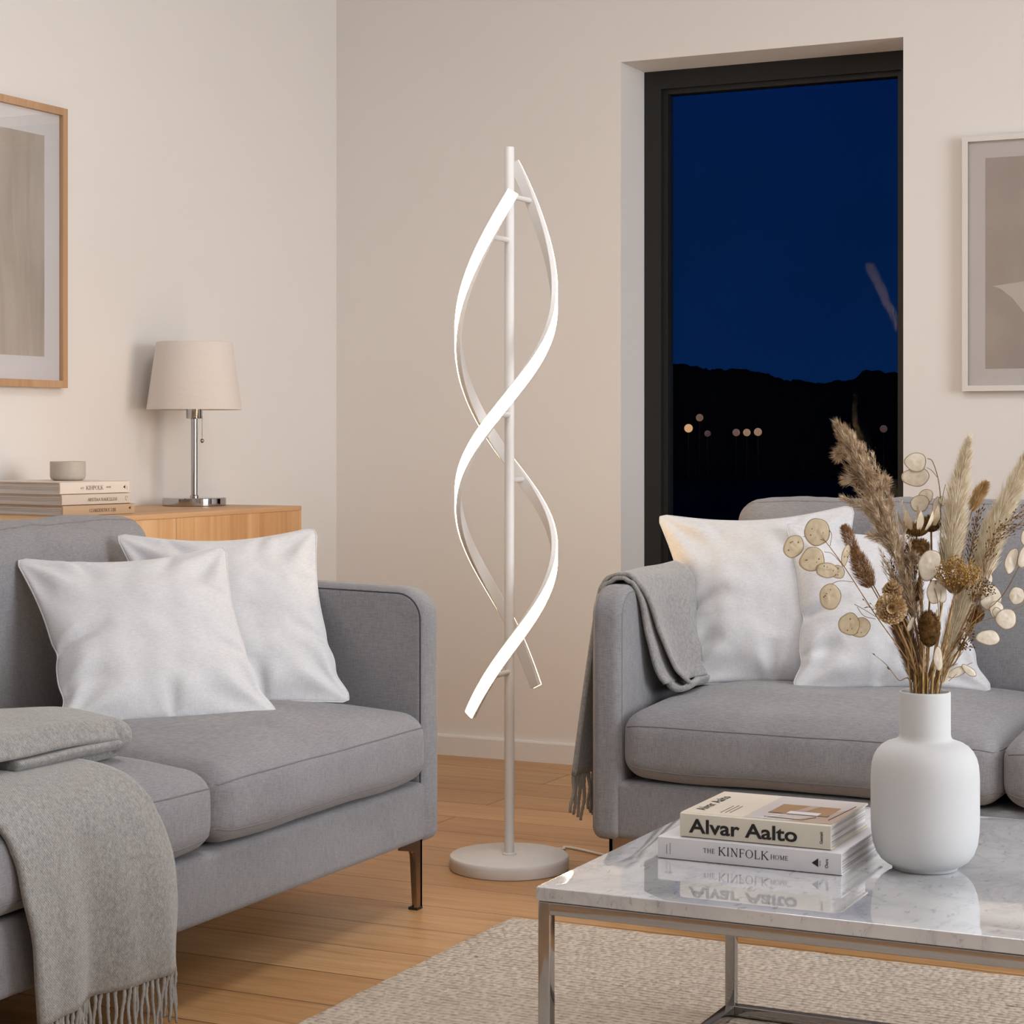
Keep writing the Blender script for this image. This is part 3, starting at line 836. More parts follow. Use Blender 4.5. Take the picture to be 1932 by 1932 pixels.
for spec, y in ((SB, 379), (SA, 445), (SB, 782), (SA, 904), (SA, 1278), (SB, 1170)):
    p, n = strand(spec, y)
    a = Vector((LX, LY, p.z))
    e = p - n * .004
    V, F = tube([a, a.lerp(e, .3), e], .0058, 14); mk('bracket', V, F, M['white_metal'], fl, flat_ang=50)
def fz(px, py, z):
    t = (CAMH - z) * 3746 / (py - 825)
    return FV * t + RV * ((px - 966) / 3746 * t) + UP * z
P = bez([fz(1034, 1601, .006), fz(1062, 1602, .0035), fz(1086, 1601, .0035), (-1.52, 3.965, .0035), (-1.40, 4.05, .0035), (-1.30, 4.3, .0035), (-1.15, 5.0, .0035)], 10)
V, F = tube(P, .0032, 8); mk('power_cord', V, F, M['white_metal'], fl)

# ------------------------------------------------------------------ sideboard
SX, SY0, SY1, SZ = -2.70, 2.35, 4.33, .755
sb = root('sideboard', (-2.895, (SY0 + SY1) / 2, 0), 'long light oak sideboard with vertical grain doors against the left wall', 'sideboard')
V, F = box(X0 + .004, SX - .0195, SY0, SY1, .12, SZ - .0125); mk('body', V, F, M['oak'], sb, smooth=False)
V, F = rbox(X0 + .003, SX, SY0 - .0, SY1, SZ - .012, SZ, .0012, (4, 20, 1), 2); mk('top', V, F, M['oaktop'], sb, flat_ang=40)
ys = [4.318, 3.787, 3.256, 2.725, 2.36]
V, F = rbox(SX - .019, SX - .0006, SY1 - .0108, SY1, .12, SZ - .0128, .0008, (1, 1, 8), 2); mk('side_panel', V, F, M['oak'], sb, flat_ang=40)
for a, b_ in zip(ys, ys[1:]):
    V, F = rbox(SX - .019, SX - .001, b_ + .0015, a, .125, SZ - .0121, .0006, (1, 6, 8), 2); mk('door', V, F, M['oak'], sb, flat_ang=40)
for (x, y) in ((X0 + .06, SY0 + .1), (SX - .06, SY0 + .1), (X0 + .06, SY1 - .1), (SX - .06, SY1 - .1)):
    V, F = lathe([(.012, 0), (.018, .12)], (x, y), 20); mk('leg', V, F, M['oak'], sb)

# table lamp
TX, TY = -2.951, 4.216
tl = root('table_lamp', (TX, TY, SZ), 'small chrome table lamp with an off-white shade on the oak sideboard', 'table lamp')
V, F = lathe([(.078, SZ), (.0805, SZ + .0015), (.0805, SZ + .0035), (.081, SZ + .004), (.081, SZ + .019), (.0795, SZ + .021), (.012, SZ + .0225)], (TX, TY), 72); mk('base', V, F, M['chrome'], tl, flat_ang=35)
V, F = lathe([(.011, SZ + .022), (.011, SZ + .026), (.0085, SZ + .028), (.0085, .985), (.0125, .986), (.0125, .990), (.0085, .991)], (TX, TY), 28); mk('stem', V, F, M['chrome'], tl, flat_ang=35)
V, F = lathe([(.012, .9765), (.020, .978), (.0205, .980), (.0205, 1.03), (.012, 1.03)], (TX, TY), 32); mk('bulb_socket', V, F, M['chrome'], tl, flat_ang=35)
sh = [(.1205, 1.0), (.0965, 1.1725)]
V, F = lathe([(.1205, 1.0005), (.1210, 1.003), (.0967, 1.1705), (.0962, 1.1728), (.0945, 1.1724), (.0950, 1.170), (.1190, 1.003), (.1190, 1.0008), (.1205, 1.0005)], (TX, TY), 96, False); shd = mk('lamp_shade', V, F, M['shade'], tl)
b = MB()
for k in range(3):
    w = 2 * PI * k / 3 + .4
    b.add(tube([(TX, TY, 1.04), (TX + .107 * math.cos(w), TY + .107 * math.sin(w), 1.085)], .0012, 6))
b.build('shade_ring', M['chrome'], shd)
V, F = ball((TX, TY, 1.075), .03, 20); mk('bulb', V, F, plain('bulb_glass', 'e8e6e2', .4, var=.01), tl)
ch = Vector((TX, TY, 0)) + RV * .0205 - FV * .004
b = MB()
zc = .985
b.add(tube([(ch.x - RV.x * .006, ch.y - RV.y * .006, .987), (ch.x, ch.y, .984), (ch.x, ch.y, .925)], .0004, 5))
z = .983
while z > .926:
    b.add(ball((ch.x, ch.y, z), .0010, 6)); z -= .0028
pc = b.build('pull_chain', M['steel'], tl)
V, F = ball((ch.x, ch.y, .921), .0052, 16, (1, 1, 1.1)); mk('chain_ball', V, F, M['steel'], pc)

# ------------------------------------------------------------------ text helpers
def text_obj(name, s, size, o, xd, yd, m, parent, bold=0.0, space=1.0, lift=.0004, sx=1.0):
    cu = bpy.data.curves.new(name, 'FONT'); cu.body = s; cu.size = size; cu.offset = bold; cu.space_character = space; cu.extrude = 0; cu.resolution_u = 5
    t = bpy.data.objects.new(name + '_tmp', cu); COL.objects.link(t)
    bpy.context.view_layer.update()
    me = bpy.data.meshes.new_from_object(t.evaluated_get(bpy.context.evaluated_depsgraph_get()))
    bpy.data.objects.remove(t)
    xd = Vector(xd).normalized(); yd = Vector(yd).normalized(); n = xd.cross(yd)
    V = [Vector(o) + xd * v.co.x * sx + yd * v.co.y + n * lift for v in me.vertices]
    F = [tuple(p.vertices) for p in me.polygons]
    bpy.data.meshes.remove(me)
    w = max((v.x for v in [Vector((0, 0, 0))]), default=0)
    return mk(name, V, F, m, parent, smooth=False, recalc=False)
GL = {  # serif capitals: (x0,y0,x1,y1,weight)  weight 1 thick, 0 thin ; 'o' arcs
 'T': (.9, [(.45, 0, .45, 1, 1), (.04, 1, .86, 1, 0), (.04, 1, .04, .8, 0), (.86, 1, .86, .8, 0)], [(.45, 0)]),
 'H': (1.0, [(.18, 0, .18, 1, 1), (.82, 0, .82, 1, 1), (.18, .5, .82, .5, 0)], [(.18, 0), (.18, 1), (.82, 0), (.82, 1)]),
 'E': (.8, [(.18, 0, .18, 1, 1), (.05, 1, .68, 1, 0), (.05, 0, .72, 0, 0), (.18, .52, .56, .52, 0), (.68, 1, .68, .8, 0), (.72, 0, .72, .22, 0), (.56, .42, .56, .62, 0)], []),
 'K': (.98, [(.18, 0, .18, 1, 1), (.80, 1, .2, .44, 0), (.36, .58, .88, 0, 1)], [(.18, 0), (.18, 1), (.80, 1), (.88, 0)]),
 'I': (.46, [(.23, 0, .23, 1, 1)], [(.23, 0), (.23, 1)]),
 'N': (1.02, [(.18, 0, .18, 1, 0), (.18, 1, .84, 0, 1), (.84, 0, .84, 1, 0)], [(.18, 0), (.14, 1), (.84, 1)]),
 'F': (.76, [(.18, 0, .18, 1, 1), (.05, 1, .68, 1, 0), (.18, .52, .56, .52, 0), (.68, 1, .68, .8, 0), (.56, .42, .56, .62, 0)], [(.18, 0)]),
 'L': (.78, [(.18, 0, .18, 1, 1), (.05, 0, .72, 0, 0), (.72, 0, .72, .24, 0)], [(.18, 1)]),
 'M': (1.2, [(.18, 0, .2, 1, 0), (.2, 1, .6, .05, 1), (.6, .05, 1.0, 1, 0), (1.0, 0, 1.0, 1, 1)], [(.18, 0), (.18, 1), (1.0, 0), (1.02, 1)]),
 'A': (.98, [(.12, 0, .5, 1, 0), (.5, 1, .88, 0, 1), (.27, .36, .73, .36, 0)], [(.12, 0), (.88, 0)]),
 'S': (.7, [(.60, .82, .35, 1, 0), (.35, 1, .12, .76, 1), (.12, .76, .58, .34, 1), (.58, .34, .32, 0, 1), (.32, 0, .08, .18, 0)], []),
 'R': (.9, [(.18, 0, .18, 1, 1), (.18, 1, .55, .97, 0), (.55, .97, .7, .76, 1), (.7, .76, .52, .52, 1), (.52, .52, .18, .5, 0), (.46, .5, .82, 0, 1)], [(.18, 0), (.18, 1)]),
 'P': (.8, [(.18, 0, .18, 1, 1), (.18, 1, .55, .97, 0), (.55, .97, .7, .76, 1), (.7, .76, .52, .52, 1), (.52, .52, .18, .5, 0)], [(.18, 0), (.18, 1)]),
 'O': (1.05, 'O', []), 'C': (.95, 'C', []), 'D': (1.0, 'D', []), ' ': (.5, [], []),
}
def serif(name, s, h, o, xd, yd, m, parent, space=.1, thick=.11, thin=.045, lift=.0004):
    xd = Vector(xd).normalized(); yd = Vector(yd).normalized(); n = xd.cross(yd)
    V = []; F = []; cx = 0
    def quad(a, b, w):
        d = Vector((b[0] - a[0], b[1] - a[1])); d.normalize(); q = Vector((-d.y, d.x)) * w / 2
        i = len(V)
        V.extend([Vector(a) + q, Vector(a) - q, Vector(b) - q, Vector(b) + q]); F.append((i, i + 1, i + 2, i + 3))
    for chh in s:
        w, st_, sf = GL[chh]
        if isinstance(st_, str):
            N = 40; a0, a1 = {'O': (0, 360), 'C': (42, 318), 'D': (-90, 90)}[st_]
            ox, rx = (.5, .42) if st_ != 'D' else (.42, .46)
            i0 = len(V)
            for i in range(N + 1):
                a = math.radians(a0 + (a1 - a0) * i / N); wt = thin + (thick - thin) * abs(math.cos(a))
                V.append(Vector((cx + ox + (rx + wt / 2) * math.cos(a), .5 + (.5 + thin / 2) * math.sin(a)))); V.append(Vector((cx + ox + (rx - wt / 2) * math.cos(a), .5 + (.5 - thin / 2) * math.sin(a))))
            for i in range(N): F.append((i0 + 2 * i, i0 + 2 * i + 1, i0 + 2 * i + 3, i0 + 2 * i + 2))
            if st_ == 'D': quad((cx + .18, 0), (cx + .18, 1), thick); quad((cx + .05, 1), (cx + .45, 1), thin); quad((cx + .05, 0), (cx + .45, 0), thin)
        else:
            for (a, b_, c, d, k) in st_: quad((cx + a, b_), (cx + c, d), thick if k else thin)
            for (a, b_) in sf: quad((cx + a - .13, b_), (cx + a + .13, b_), thin * 1.1)
        cx += w + space
    VV = [Vector(o) + xd * v.x * h + yd * v.y * h + n * lift for v in V]
    return mk(name, VV, F, m, parent, smooth=False, recalc=False), cx * h
def flat(name, poly, o, xd, yd, m, parent, lift=.0004):
    xd = Vector(xd).normalized(); yd = Vector(yd).normalized(); n = xd.cross(yd)
    return mk(name, [Vector(o) + xd * a + yd * b_ + n * lift for a, b_ in poly], [tuple(range(len(poly)))], m, parent, smooth=False, recalc=False)

# ------------------------------------------------------------------ books
def book(label, o, xd, L, W, H, cov, group, bulge=.0015, cover_t=.0022, overhang=.003, top=None):
    """o: spine's lower left corner seen from the spine side; xd along the spine; yd away from it"""
    xd = Vector(xd).normalized(); yd = UP.cross(xd).normalized(); o = Vector(o)
    t = root('book', tuple(o + xd * L / 2 + yd * W / 2), label, 'book', group)
    mp = lambda a, b_, z: o + xd * a + yd * b_ + UP * z
    # cover: U section swept along the spine
    pr = [(W, 0), (.004, 0), (-.0006, .001), (-bulge, H * .3), (-bulge, H * .7), (-.0006, H - .001), (.004, H), (W, H), (W, H - cover_t), (.006, H - cover_t), (.0025, H - cover_t - .001), (.0025, cover_t + .001), (.006, cover_t), (W, cover_t)]
    V = [mp(0, a, z) for a, z in pr] + [mp(L, a, z) for a, z in pr]; k = len(pr)
    F = [(i, (i + 1) % k, k + (i + 1) % k, k + i) for i in range(k)] + [tuple(range(k)), tuple(range(2 * k - 1, k - 1, -1))]
    c = mk('cover', V, F, M[cov], t, flat_ang=30)
    V, F = box(0, 1, 0, 1, 0, 1)
    V = [mp(overhang + v[0] * (L - 2 * overhang), .003 + v[1] * (W - .003 - overhang), cover_t + v[2] * (H - 2 * cover_t)) for v in V]
    mk('pages', V, F, M['pages'], t, smooth=False)
    if top:
        V, F = box(0, 1, 0, 1, 0, 1)
        V = [mp(v[0] * L, .0045 + v[1] * (W - .0045), H + v[2] * .0003) for v in V]
        mk('front_cover', V, F, M[top], t, smooth=False)
    return t, c, xd, yd, mp
TZ = .359
X_ = (1, 0, 0); Z_ = (0, 0, 1)
t, c, xd, yd, mp = book('pale book lying lowest on the marble table, spine reading THE KINFOLK HOME', (-.999, 2.512, TZ), X_, .256, .205, .0296, 'bk_white', 'books on the marble table')
by = 2.512 - .0017
x0 = -.999
o, w = serif('spine_title', 'THE', .0056, (x0 + .0655, by, TZ + .0137), X_, Z_, M['ink'], c, .13, .15, .07)
serif('spine_title', 'KINFOLK', .0107, (x0 + .0868, by, TZ + .0120), X_, Z_, M['ink'], c, .09, .13, .055)
serif('spine_title', 'HOME', .0056, (x0 + .1600, by, TZ + .0137), X_, Z_, M['ink'], c, .10, .15, .07)
flat('publisher_mark', [(0, .005), (.0088, 0), (.0088, .0115)], (x0 + .2165, by, TZ + .0090), X_, Z_, M['ink'], c)
text_obj('spine_print', 'seres', .0034, (x0 + .2285, by, TZ + .0105), Z_, (-1, 0, 0), M['ink'], c, 0)
text_obj('spine_print', 'Ours', .0058, (x0 + .2385, by, TZ + .0085), Z_, (-1, 0, 0), M['ink'], c, .0001)
b = MB()
for k in range(7):
    for j, xx in enumerate((.0125, .0175)):
        if j == 0 and k > 5: continue
        V, F = box(x0 + xx, x0 + xx + .0008, by - .0004, by, TZ + .0075 + k * .0022, TZ + .0085 + k * .0022); b.add((V, F))
b.build('spine_dots', M['ink'], c, smooth=False)
B2Z = TZ + .0299
bx, byy = -.9705, 2.521
t, c, xd, yd, mp = book('cream book on top of the paler one on the marble table, spine reading Alvar Aalto', (bx, byy, B2Z), X_, .2105, .176, .0325, 'bk_cream', 'books on the marble table', top='bk_creamtop')
by2 = byy - .0017
text_obj('spine_title', 'Alvar Aalto', .0262, (bx + .0142, by2, B2Z + .0075), X_, Z_, M['ink'], c, .0006, 1.0, sx=1.25)
text_obj('spine_print', 'Gestalt', .0056, (bx + .2000, by2, B2Z + .0075), Z_, (-1, 0, 0), M['ink_dark'], c, .0001, 1.0)
# front cover art lies flat on the cover
ZT = B2Z + .0325 + .0003
P2 = lambda a, b_: (bx + a, byy + b_)
def art(name, poly, m, lift): return flat(name, poly, (bx, byy, ZT), X_, (0, 1, 0), M[m], c, lift)
art('cover_art', [(.088, .006), (.210, .006), (.210, .176), (.088, .176)], 'cov_lilac', .0002)
art('cover_art', [(.150, .006), (.210, .006), (.210, .130)], 'cov_mauve', .0003)
art('cover_art', [(.108, .050), (.190, .050), (.190, .118), (.108, .118)], 'cov_tan', .0004)
art('cover_art', [(.132, .050), (.176, .050), (.176, .072), (.132, .072)], 'cov_white', .0006)
art('cover_art', [(.138, .074), (.152, .074), (.162, .118), (.148, .118)], 'cov_mauve', .0006)
art('cover_art', [(.108, .006), (.113, .006), (.135, .050), (.130, .050)], 'cov_white', .0005)
for (a, b_) in (((.108, .050), (.190, .050)), ((.190, .050), (.190, .060)), ((.198, .03), (.204, .14)), ((.112, .020), (.165, .016)), ((.165, .016), (.178, .04))):
    V, F = tube([(bx + a[0], byy + a[1], ZT + .0006), (bx + b_[0], byy + b_[1], ZT + .0006)], .0005, 5); mk('cover_line', V, F, M['ink_brown'], c)
text_obj('cover_title', 'Alvar Aalto', .0205, (bx + .0245, byy + .028, ZT), (0, 1, 0), (-1, 0, 0), M['ink'], c, .0003, 1.15)
for k, l in enumerate((.052, .058, .055)):
    V, F = tube([(bx + .050 + k * .006, byy + .022 + k * .002, ZT + .0002), (bx + .050 + k * .006, byy + .022 + l, ZT + .0002)], .00045, 4); mk('cover_line', V, F, M['ink_brown'], c)

# sideboard books
kx, ky = -2.80, 3.50
sp = (RV * .576 + FV * .817).normalized()
zz = SZ
data = [('tan book, lowest of the three stacked on the oak sideboard', .0243, 'bk_tan', 'COAKDDETSOC LISI', .0052, (.0, .0), .2150),
        ('pale grey book, middle of the three stacked on the oak sideboard', .0243, 'bk_grey', 'ARSTIAA NAHCLLIAS', .0050, (-.002, .0), .2080),
        ('ivory book, topmost of the three stacked on the oak sideboard under a bowl', .0275, 'bk_ivory', None, .0, (-.006, 0), .208)]
for i, (lb, h, cv, txt, th, off, L) in enumerate(data):
    o = Vector((kx, ky, zz)) + sp * (-off[0]) * 0 + RV * off[0]
    t, c, xd, yd, mp = book(lb, o, sp, L, .26, h - .0004, cv, 'books on the sideboard')
    q = lambda a, z: mp(a, -.0016, z)
    if txt:
        GL.setdefault('x', GL['I'])
        serif('spine_title', txt, th * 1.35, q(L * .36, h * .32), sp, Z_, M['ink_brown'], c, -.05 if i else -.12, .16, .08)
        if i == 1:
            V, F = tube([q(L * .93 + .0035 * math.cos(a / 10 * 2 * PI), h * .5 + .0045 * math.sin(a / 10 * 2 * PI)) for a in range(9)], .0004, 4); mk('publisher_mark', V, F, M['ink_dark'], c)
        else: flat('publisher_mark', [(0, .003), (.006, 0), (.006, .007)], q(L * .915, h * .45), sp, Z_, M['ink_dark'], c)
    else:
        serif('spine_title', 'SCE', .004, q(L * .285, h * .40), sp, Z_, M['ink_brown'], c, .02, .15, .08)
        serif('spine_title', 'KIHPOLK', .0085, q(L * .365, h * .33), sp, Z_, M['ink_brown'], c, .0, .15, .07)
        serif('spine_title', 'HOME', .0036, q(L * .655, h * .44), sp, Z_, M['ink_brown'], c, .02, .15, .08)
        flat('publisher_mark', [(0, .0042), (.0062, 0), (.0062, .0088)], q(L * .905, h * .33), sp, Z_, M['ink'], c)
        text_obj('spine_print', 'oslsor', .0035, q(L * .965, h * .25), Z_, -sp, M['ink_brown'], c)
    zz += h
bw = fz(128, 903.8, zz)
bc = (kx + sp.x * .075 - RV.x * .02 + FV.x * .06, ky + sp.y * .075 - RV.y * .02 + FV.y * .06)
dd = 4.56; pb = FV * dd + RV * ((128 - 966) / 3746 * dd)
bc = (pb.x, pb.y)
V, F = lathe([(.030, zz), (.0335, zz + .0005), (.0385, zz + .004), (.0402, zz + .010), (.0404, zz + .041), (.0397, zz + .0435), (.0385, zz + .0435), (.0375, zz + .041), (.037, zz + .012), (.032, zz + .007), (.001, zz + .006)], bc, 64)
tag(mk('small_bowl', V, F, M['bowl'], origin=(bc[0], bc[1], zz)), 'small speckled beige stoneware bowl on the sideboard book stack', 'bowl')

# ------------------------------------------------------------------ pictures
def picture(name, label, o, xd, n, W, H, fw, ft, matw, fm, pm, extra=None):
    """o = lower left corner on the wall, n towards the room"""
    xd = Vector(xd); n = Vector(n); o = Vector(o)
    t = root('framed_picture', tuple(o + xd * W / 2 + UP * H / 2), label, 'picture')
    mp = lambda a, z, h: o + xd * a + UP * z + n * h
    b = MB()
    for (a0, a1, z0, z1) in ((0, fw, 0, H), (W - fw, W, 0, H), (fw, W - fw, H - fw, H), (fw, W - fw, 0, fw)):
        V, F = box(a0, a1, z0, z1, .004, ft); b.add(([mp(*v) for v in V], F))
    b.build('frame', fm, t, smooth=False)
    V, F = box(fw, W - fw, fw, H - fw, .004, ft - .012); mb = mk('mount', [mp(*v) for v in V], F, M['mat_board'], t, smooth=False)
    V, F = box(fw + matw, W - fw - matw, fw + matw, H - fw - matw, ft - .0121, ft - .0115); pr = mk('print', [mp(*v) for v in V], F, pm, t, smooth=False)
    if extra:
        for poly, m in extra:
            V, F = prism(poly, ft - .0116, ft - .0112, lambda a, z, h: mp(fw + matw + a, fw + matw + z, h)); mk('print_shape', V, F, m, pr, smooth=False)
    V, F = box(fw - .001, W - fw + .001, fw - .001, H - fw + .001, ft - .006, ft - .004); mk('glass', [mp(*v) for v in V], F, M['picglass'], t, smooth=False)
    return t
WL = .56
picture('l', 'oak framed abstract beige print on the left wall above the sideboard', (X0, 3.857 - WL, 1.049), (0, 1, 0), (1, 0, 0), WL, .676, .0175, .024, .056, M['oakframe'], M['print1'])
picture('r', 'white framed greige print with a pale shape, right of the window', (-1.197, Y0, 1.049), (1, 0, 0), (0, -1, 0), .54, .659, .0145, .026, .043, M['white_frame'], M['print2'],
        [([(.04, .205), (.02, .213), (.20, .235), (.34, .24), (.30, .10), (.22, .02), (.14, .09), (.07, .18)], M['print_light'])])

# ------------------------------------------------------------------ rug
def rg(p):
    q = Vector(p)
    q.x += .004 * nz(q, 14, 1); q.y += .004 * nz(q, 14, 6)
    if q.z > .006: q.z += .0012 * nz(q, 45, 2)
    return q
V, F = rbox(-1.665, .55, .9, 3.428, .0005, .0105, .005, (170, 190, 1), 2, rg)
tag(mk('rug', V, F, M['rug'], origin=(-.56, 2.2, 0)), 'beige looped wool rug on the oak floor under the marble table', 'rug')

# ------------------------------------------------------------------ coffee table
CX0, CX1, CY0, CY1 = -1.075, .03, 2.283, 3.002
ct = root('coffee_table', ((CX0 + CX1) / 2, (CY0 + CY1) / 2, .012), 'low coffee table with white veined marble top and square chrome frame', 'coffee table')
V, F = rbox(CX0, CX1, CY0, CY1, TZ - .0178, TZ, .0016, (30, 20, 1), 3); mk('marble_top', V, F, M['marble'], ct, flat_ang=30)
T = .0165; zt = TZ - .0185; zb = .0125; iX0, iX1, iY0, iY1 = CX0 + .002, CX1 - .002, CY0 + .002, CY1 - .002
def bar(name, e): V, F = rbox(*e, .0016, (2, 2, 2), 3); mk(name, V, F, M['chrome'], ct, flat_ang=40)
for (x, y) in ((iX0, iY0), (iX1 - T, iY0), (iX0, iY1 - T), (iX1 - T, iY1 - T)): bar('leg', (x, x + T, y, y + T, zb, zt))
for z0 in (zt - T, zb):
    for y in (iY0, iY1 - T): bar('rail', (iX0 + T - .001, iX1 - T + .001, y, y + T, z0, z0 + T))
    for x in (iX0, iX1 - T): bar('rail', (x, x + T, iY0 + T - .001, iY1 - T + .001, z0, z0 + T))

# ------------------------------------------------------------------ vase
VX, VY = -.657, 2.606
pf = [(.040, TZ), (.0425, TZ + .0006), (.0432, TZ + .0035), (.0445, TZ + .0050), (.050, TZ + .0075), (.058, TZ + .0135), (.064, TZ + .022), (.0682, TZ + .034), (.0704, TZ + .050), (.0710, TZ + .066), (.0710, TZ + .118), (.0706, TZ + .128), (.0696, TZ + .138), (.0672, TZ + .1475), (.0630, TZ + .1555), (.0570, TZ + .1620), (.0500, TZ + .1663), (.0420, TZ + .1690), (.0365, TZ + .1712), (.0342, TZ + .1745), (.0335, TZ + .179), (.0335, TZ + .2325), (.0330, TZ + .2342), (.0318, TZ + .2348), (.0308, TZ + .234), (.0302, TZ + .231), (.0302, TZ + .178), (.035, TZ + .168), (.060, TZ + .14), (.065, TZ + .05), (.04, TZ + .01), (.001, TZ + .009)]
V, F = lathe(pf, (VX, VY), 128)
tag(mk('vase', V, F, M['vase'], origin=(VX, VY, TZ)), 'matte white bottle-shaped vase holding dried flowers on the marble table', 'vase')

# ------------------------------------------------------------------ dried flowers standing in the vase
DV = 2.631
def Q(px, py, dd=0.0):
    d = DV + dd
    return FV * d + RV * ((px - 966) / 3746 * d) + UP * (CAMH - (py - 825) / 3746 * d)
MOUTH = Vector((VX, VY, .53))
GRP = 'dried stems in the white vase'
def flower(kind, label, cat, base=(0, 0)):
    return root(kind, (VX + base[0], VY + base[1], .42), label, cat, GRP)
def stem_path(top, base=(0, 0), mid=None, n=8):
    b0 = Vector((VX + base[0] * .5, VY + base[1] * .5, .40)); b1 = Vector((VX + base[0], VY + base[1], .592))
    return bez([b0, b1] + [Vector(m) for m in (mid or [])] + [Vector(top)], n)
def stem(t, top, base=(0, 0), mid=None, r=.0012, m='stem', name='stem', r1=None):
    P = stem_path(top, base, mid); n = len(P); r1 = r if r1 is None else r1
    V, F = tube(P, [r + (r1 - r) * i / (n - 1) for i in range(n)], 7)
    return mk(name, V, F, M[m], t), P
def blades(axis, n, wid, ln, wd, spread, rnd, t0=0., t1=1., clump=0, droop=0.0, side=None):
    """many thin hairs along an axis curve. wid(t)->half width of plume, ln hair length"""
    A = [Vector(p) for p in axis]; fr = frames(A); V = []; F = []
    for k in range(n):
        t = t0 + (t1 - t0) * rnd.random(); i = t * (len(A) - 1); i0 = int(min(i, len(A) - 2)); f = i - i0
        p = A[i0].lerp(A[i0 + 1], f); T_, a, b = fr[i0]
        w = rnd.random() * 2 * PI
        if clump: w = round(w * clump / (2 * PI)) * 2 * PI / clump + t * 40 + rnd.gauss(0, .16)
        out = a * math.cos(w) + b * math.sin(w)
        R = wid(t)
        r0 = R * rnd.random() ** .7 * .75
        d = (T_ + out * (spread * (.5 + rnd.random()))).normalized()
        l = ln * (.6 + .7 * rnd.random()) * (1 - .55 * t ** 3)
        p0 = p + out * r0 * .7
        p1 = p0 + d * l * .55 + out * R * .12
        p2 = p1 + (d + out * .25 + Vector((0, 0, -droop))).normalized() * l * .5
        s = d.cross(Vector((rnd.gauss(0, 1), rnd.gauss(0, 1), rnd.gauss(0, 1)))).normalized() * wd
        j = len(V)
        V += [p0 - s, p0 + s, p1 + s * .8, p1 - s * .8, p2]
        F += [(j, j + 1, j + 2, j + 3), (j + 3, j + 2, j + 4)]
    return V, F
def prof(pts): return lambda t: interp([a for a, _ in pts], [b for _, b in pts], t)
rnd = random.Random(11)
# 1 tall brown pampas plume leaning left
t = flower('pampas_plume', 'tall brown feathery pampas plume leaning left over the white pillow', 'dried flowers', (-.012, 0))
ax = bez([Q(1726, 1175), Q(1712, 1110), Q(1690, 1030), Q(1655, 950), Q(1622, 880), Q(1601, 838), Q(1584, 808)], 8)
stem(t, ax[4], (-.012, .0), [Q(1737, 1240)], .0017)
wd = prof([(0, .010), (.15, .020), (.4, .027), (.62, .025), (.8, .016), (.93, .007), (1, .001)])
b = MB(); b.add(blades(ax, 1500, lambda t_: wd(t_) * .6, .024, .00032, .3, rnd, clump=12)); b.add(blades(ax, 900, lambda t_: wd(t_) * .4, .034, .0003, .14, rnd, clump=10))
frx = frames(ax)
for k in range(58):
    tt = .03 + .84 * (k / 58) + rnd.uniform(-.02, .02); i = max(0, min(len(ax) - 1, int(tt * (len(ax) - 1)))); T_, a_, b__ = frx[i]
    w_ = k * 2.4 + rnd.uniform(-.4, .4); o_ = a_ * math.cos(w_) + b__ * math.sin(w_)
    L_ = (.058 if tt < .55 else .058 - .125 * (tt - .55)) * rnd.uniform(.75, 1.15); p0 = ax[i] + o_ * wd(tt) * .35 * (1 - .5 * tt)
    p1 = p0 + (T_ + o_ * .55 * (1 - .75 * tt)).normalized() * L_ * .45; p2 = p1 + (T_ + o_ * .28 * (1 - .8 * tt)).normalized() * L_ * .6
    b.add(blades(bez([p0, p1, p2], 6), 120, prof([(0, .0035), (.5, .004), (.85, .002), (1, .0004)]), .013, .0003, .28, rnd, clump=5))
# side fronds that break the outline
for (tt, tip, l) in ((.55, (1670, 905), 70), (.62, (1592, 905), 40), (.80, (1580, 862), 40), (.45, (1588, 940), 40), (.35, (1640, 1010), 40), (.72, (1655, 905), 40), (.5, (1675, 950), 40), (.28, (1725, 1050), 40)):
    i = int(tt * (len(ax) - 1)); p = ax[i]; q_ = Q(tip[0], tip[1], rnd.uniform(-.02, .02))
    sp_ = bez([p, p.lerp(q_, .5) + (p - q_).cross(FV).normalized() * .002, q_], 6)
    b.add(blades(sp_, 420 if l < 60 else 760, prof([(0, .008), (.5, .007), (.85, .004), (1, .0008)]), .016, .0003, .4, rnd, clump=6))
b.add(blades(ax, 300, prof([(0, .003), (1, .0005)]), .020, .0003, .10, rnd, .80, .97)); pass
b.build('plume', M['pampas'], t, smooth=False, recalc=False)
# 2 lower brown feather
t = flower('pampas_plume', 'short dark brown feathery plume low at the left side of the vase mouth', 'dried flowers', (-.016, .006))
ax = bez([Q(1733, 1296, .01), Q(1722, 1250, .012), Q(1708, 1205, .012), Q(1690, 1160, .01)], 8)
stem(t, ax[3], (-.016, .006), [], .0015)
V, F = blades(ax, 2600, prof([(0, .009), (.3, .014), (.65, .018), (.9, .012), (1, .004)]), .026, .00036, .22, rnd, clump=9); mk('plume', V, F, M['pampas_low'], t, smooth=False, recalc=False)
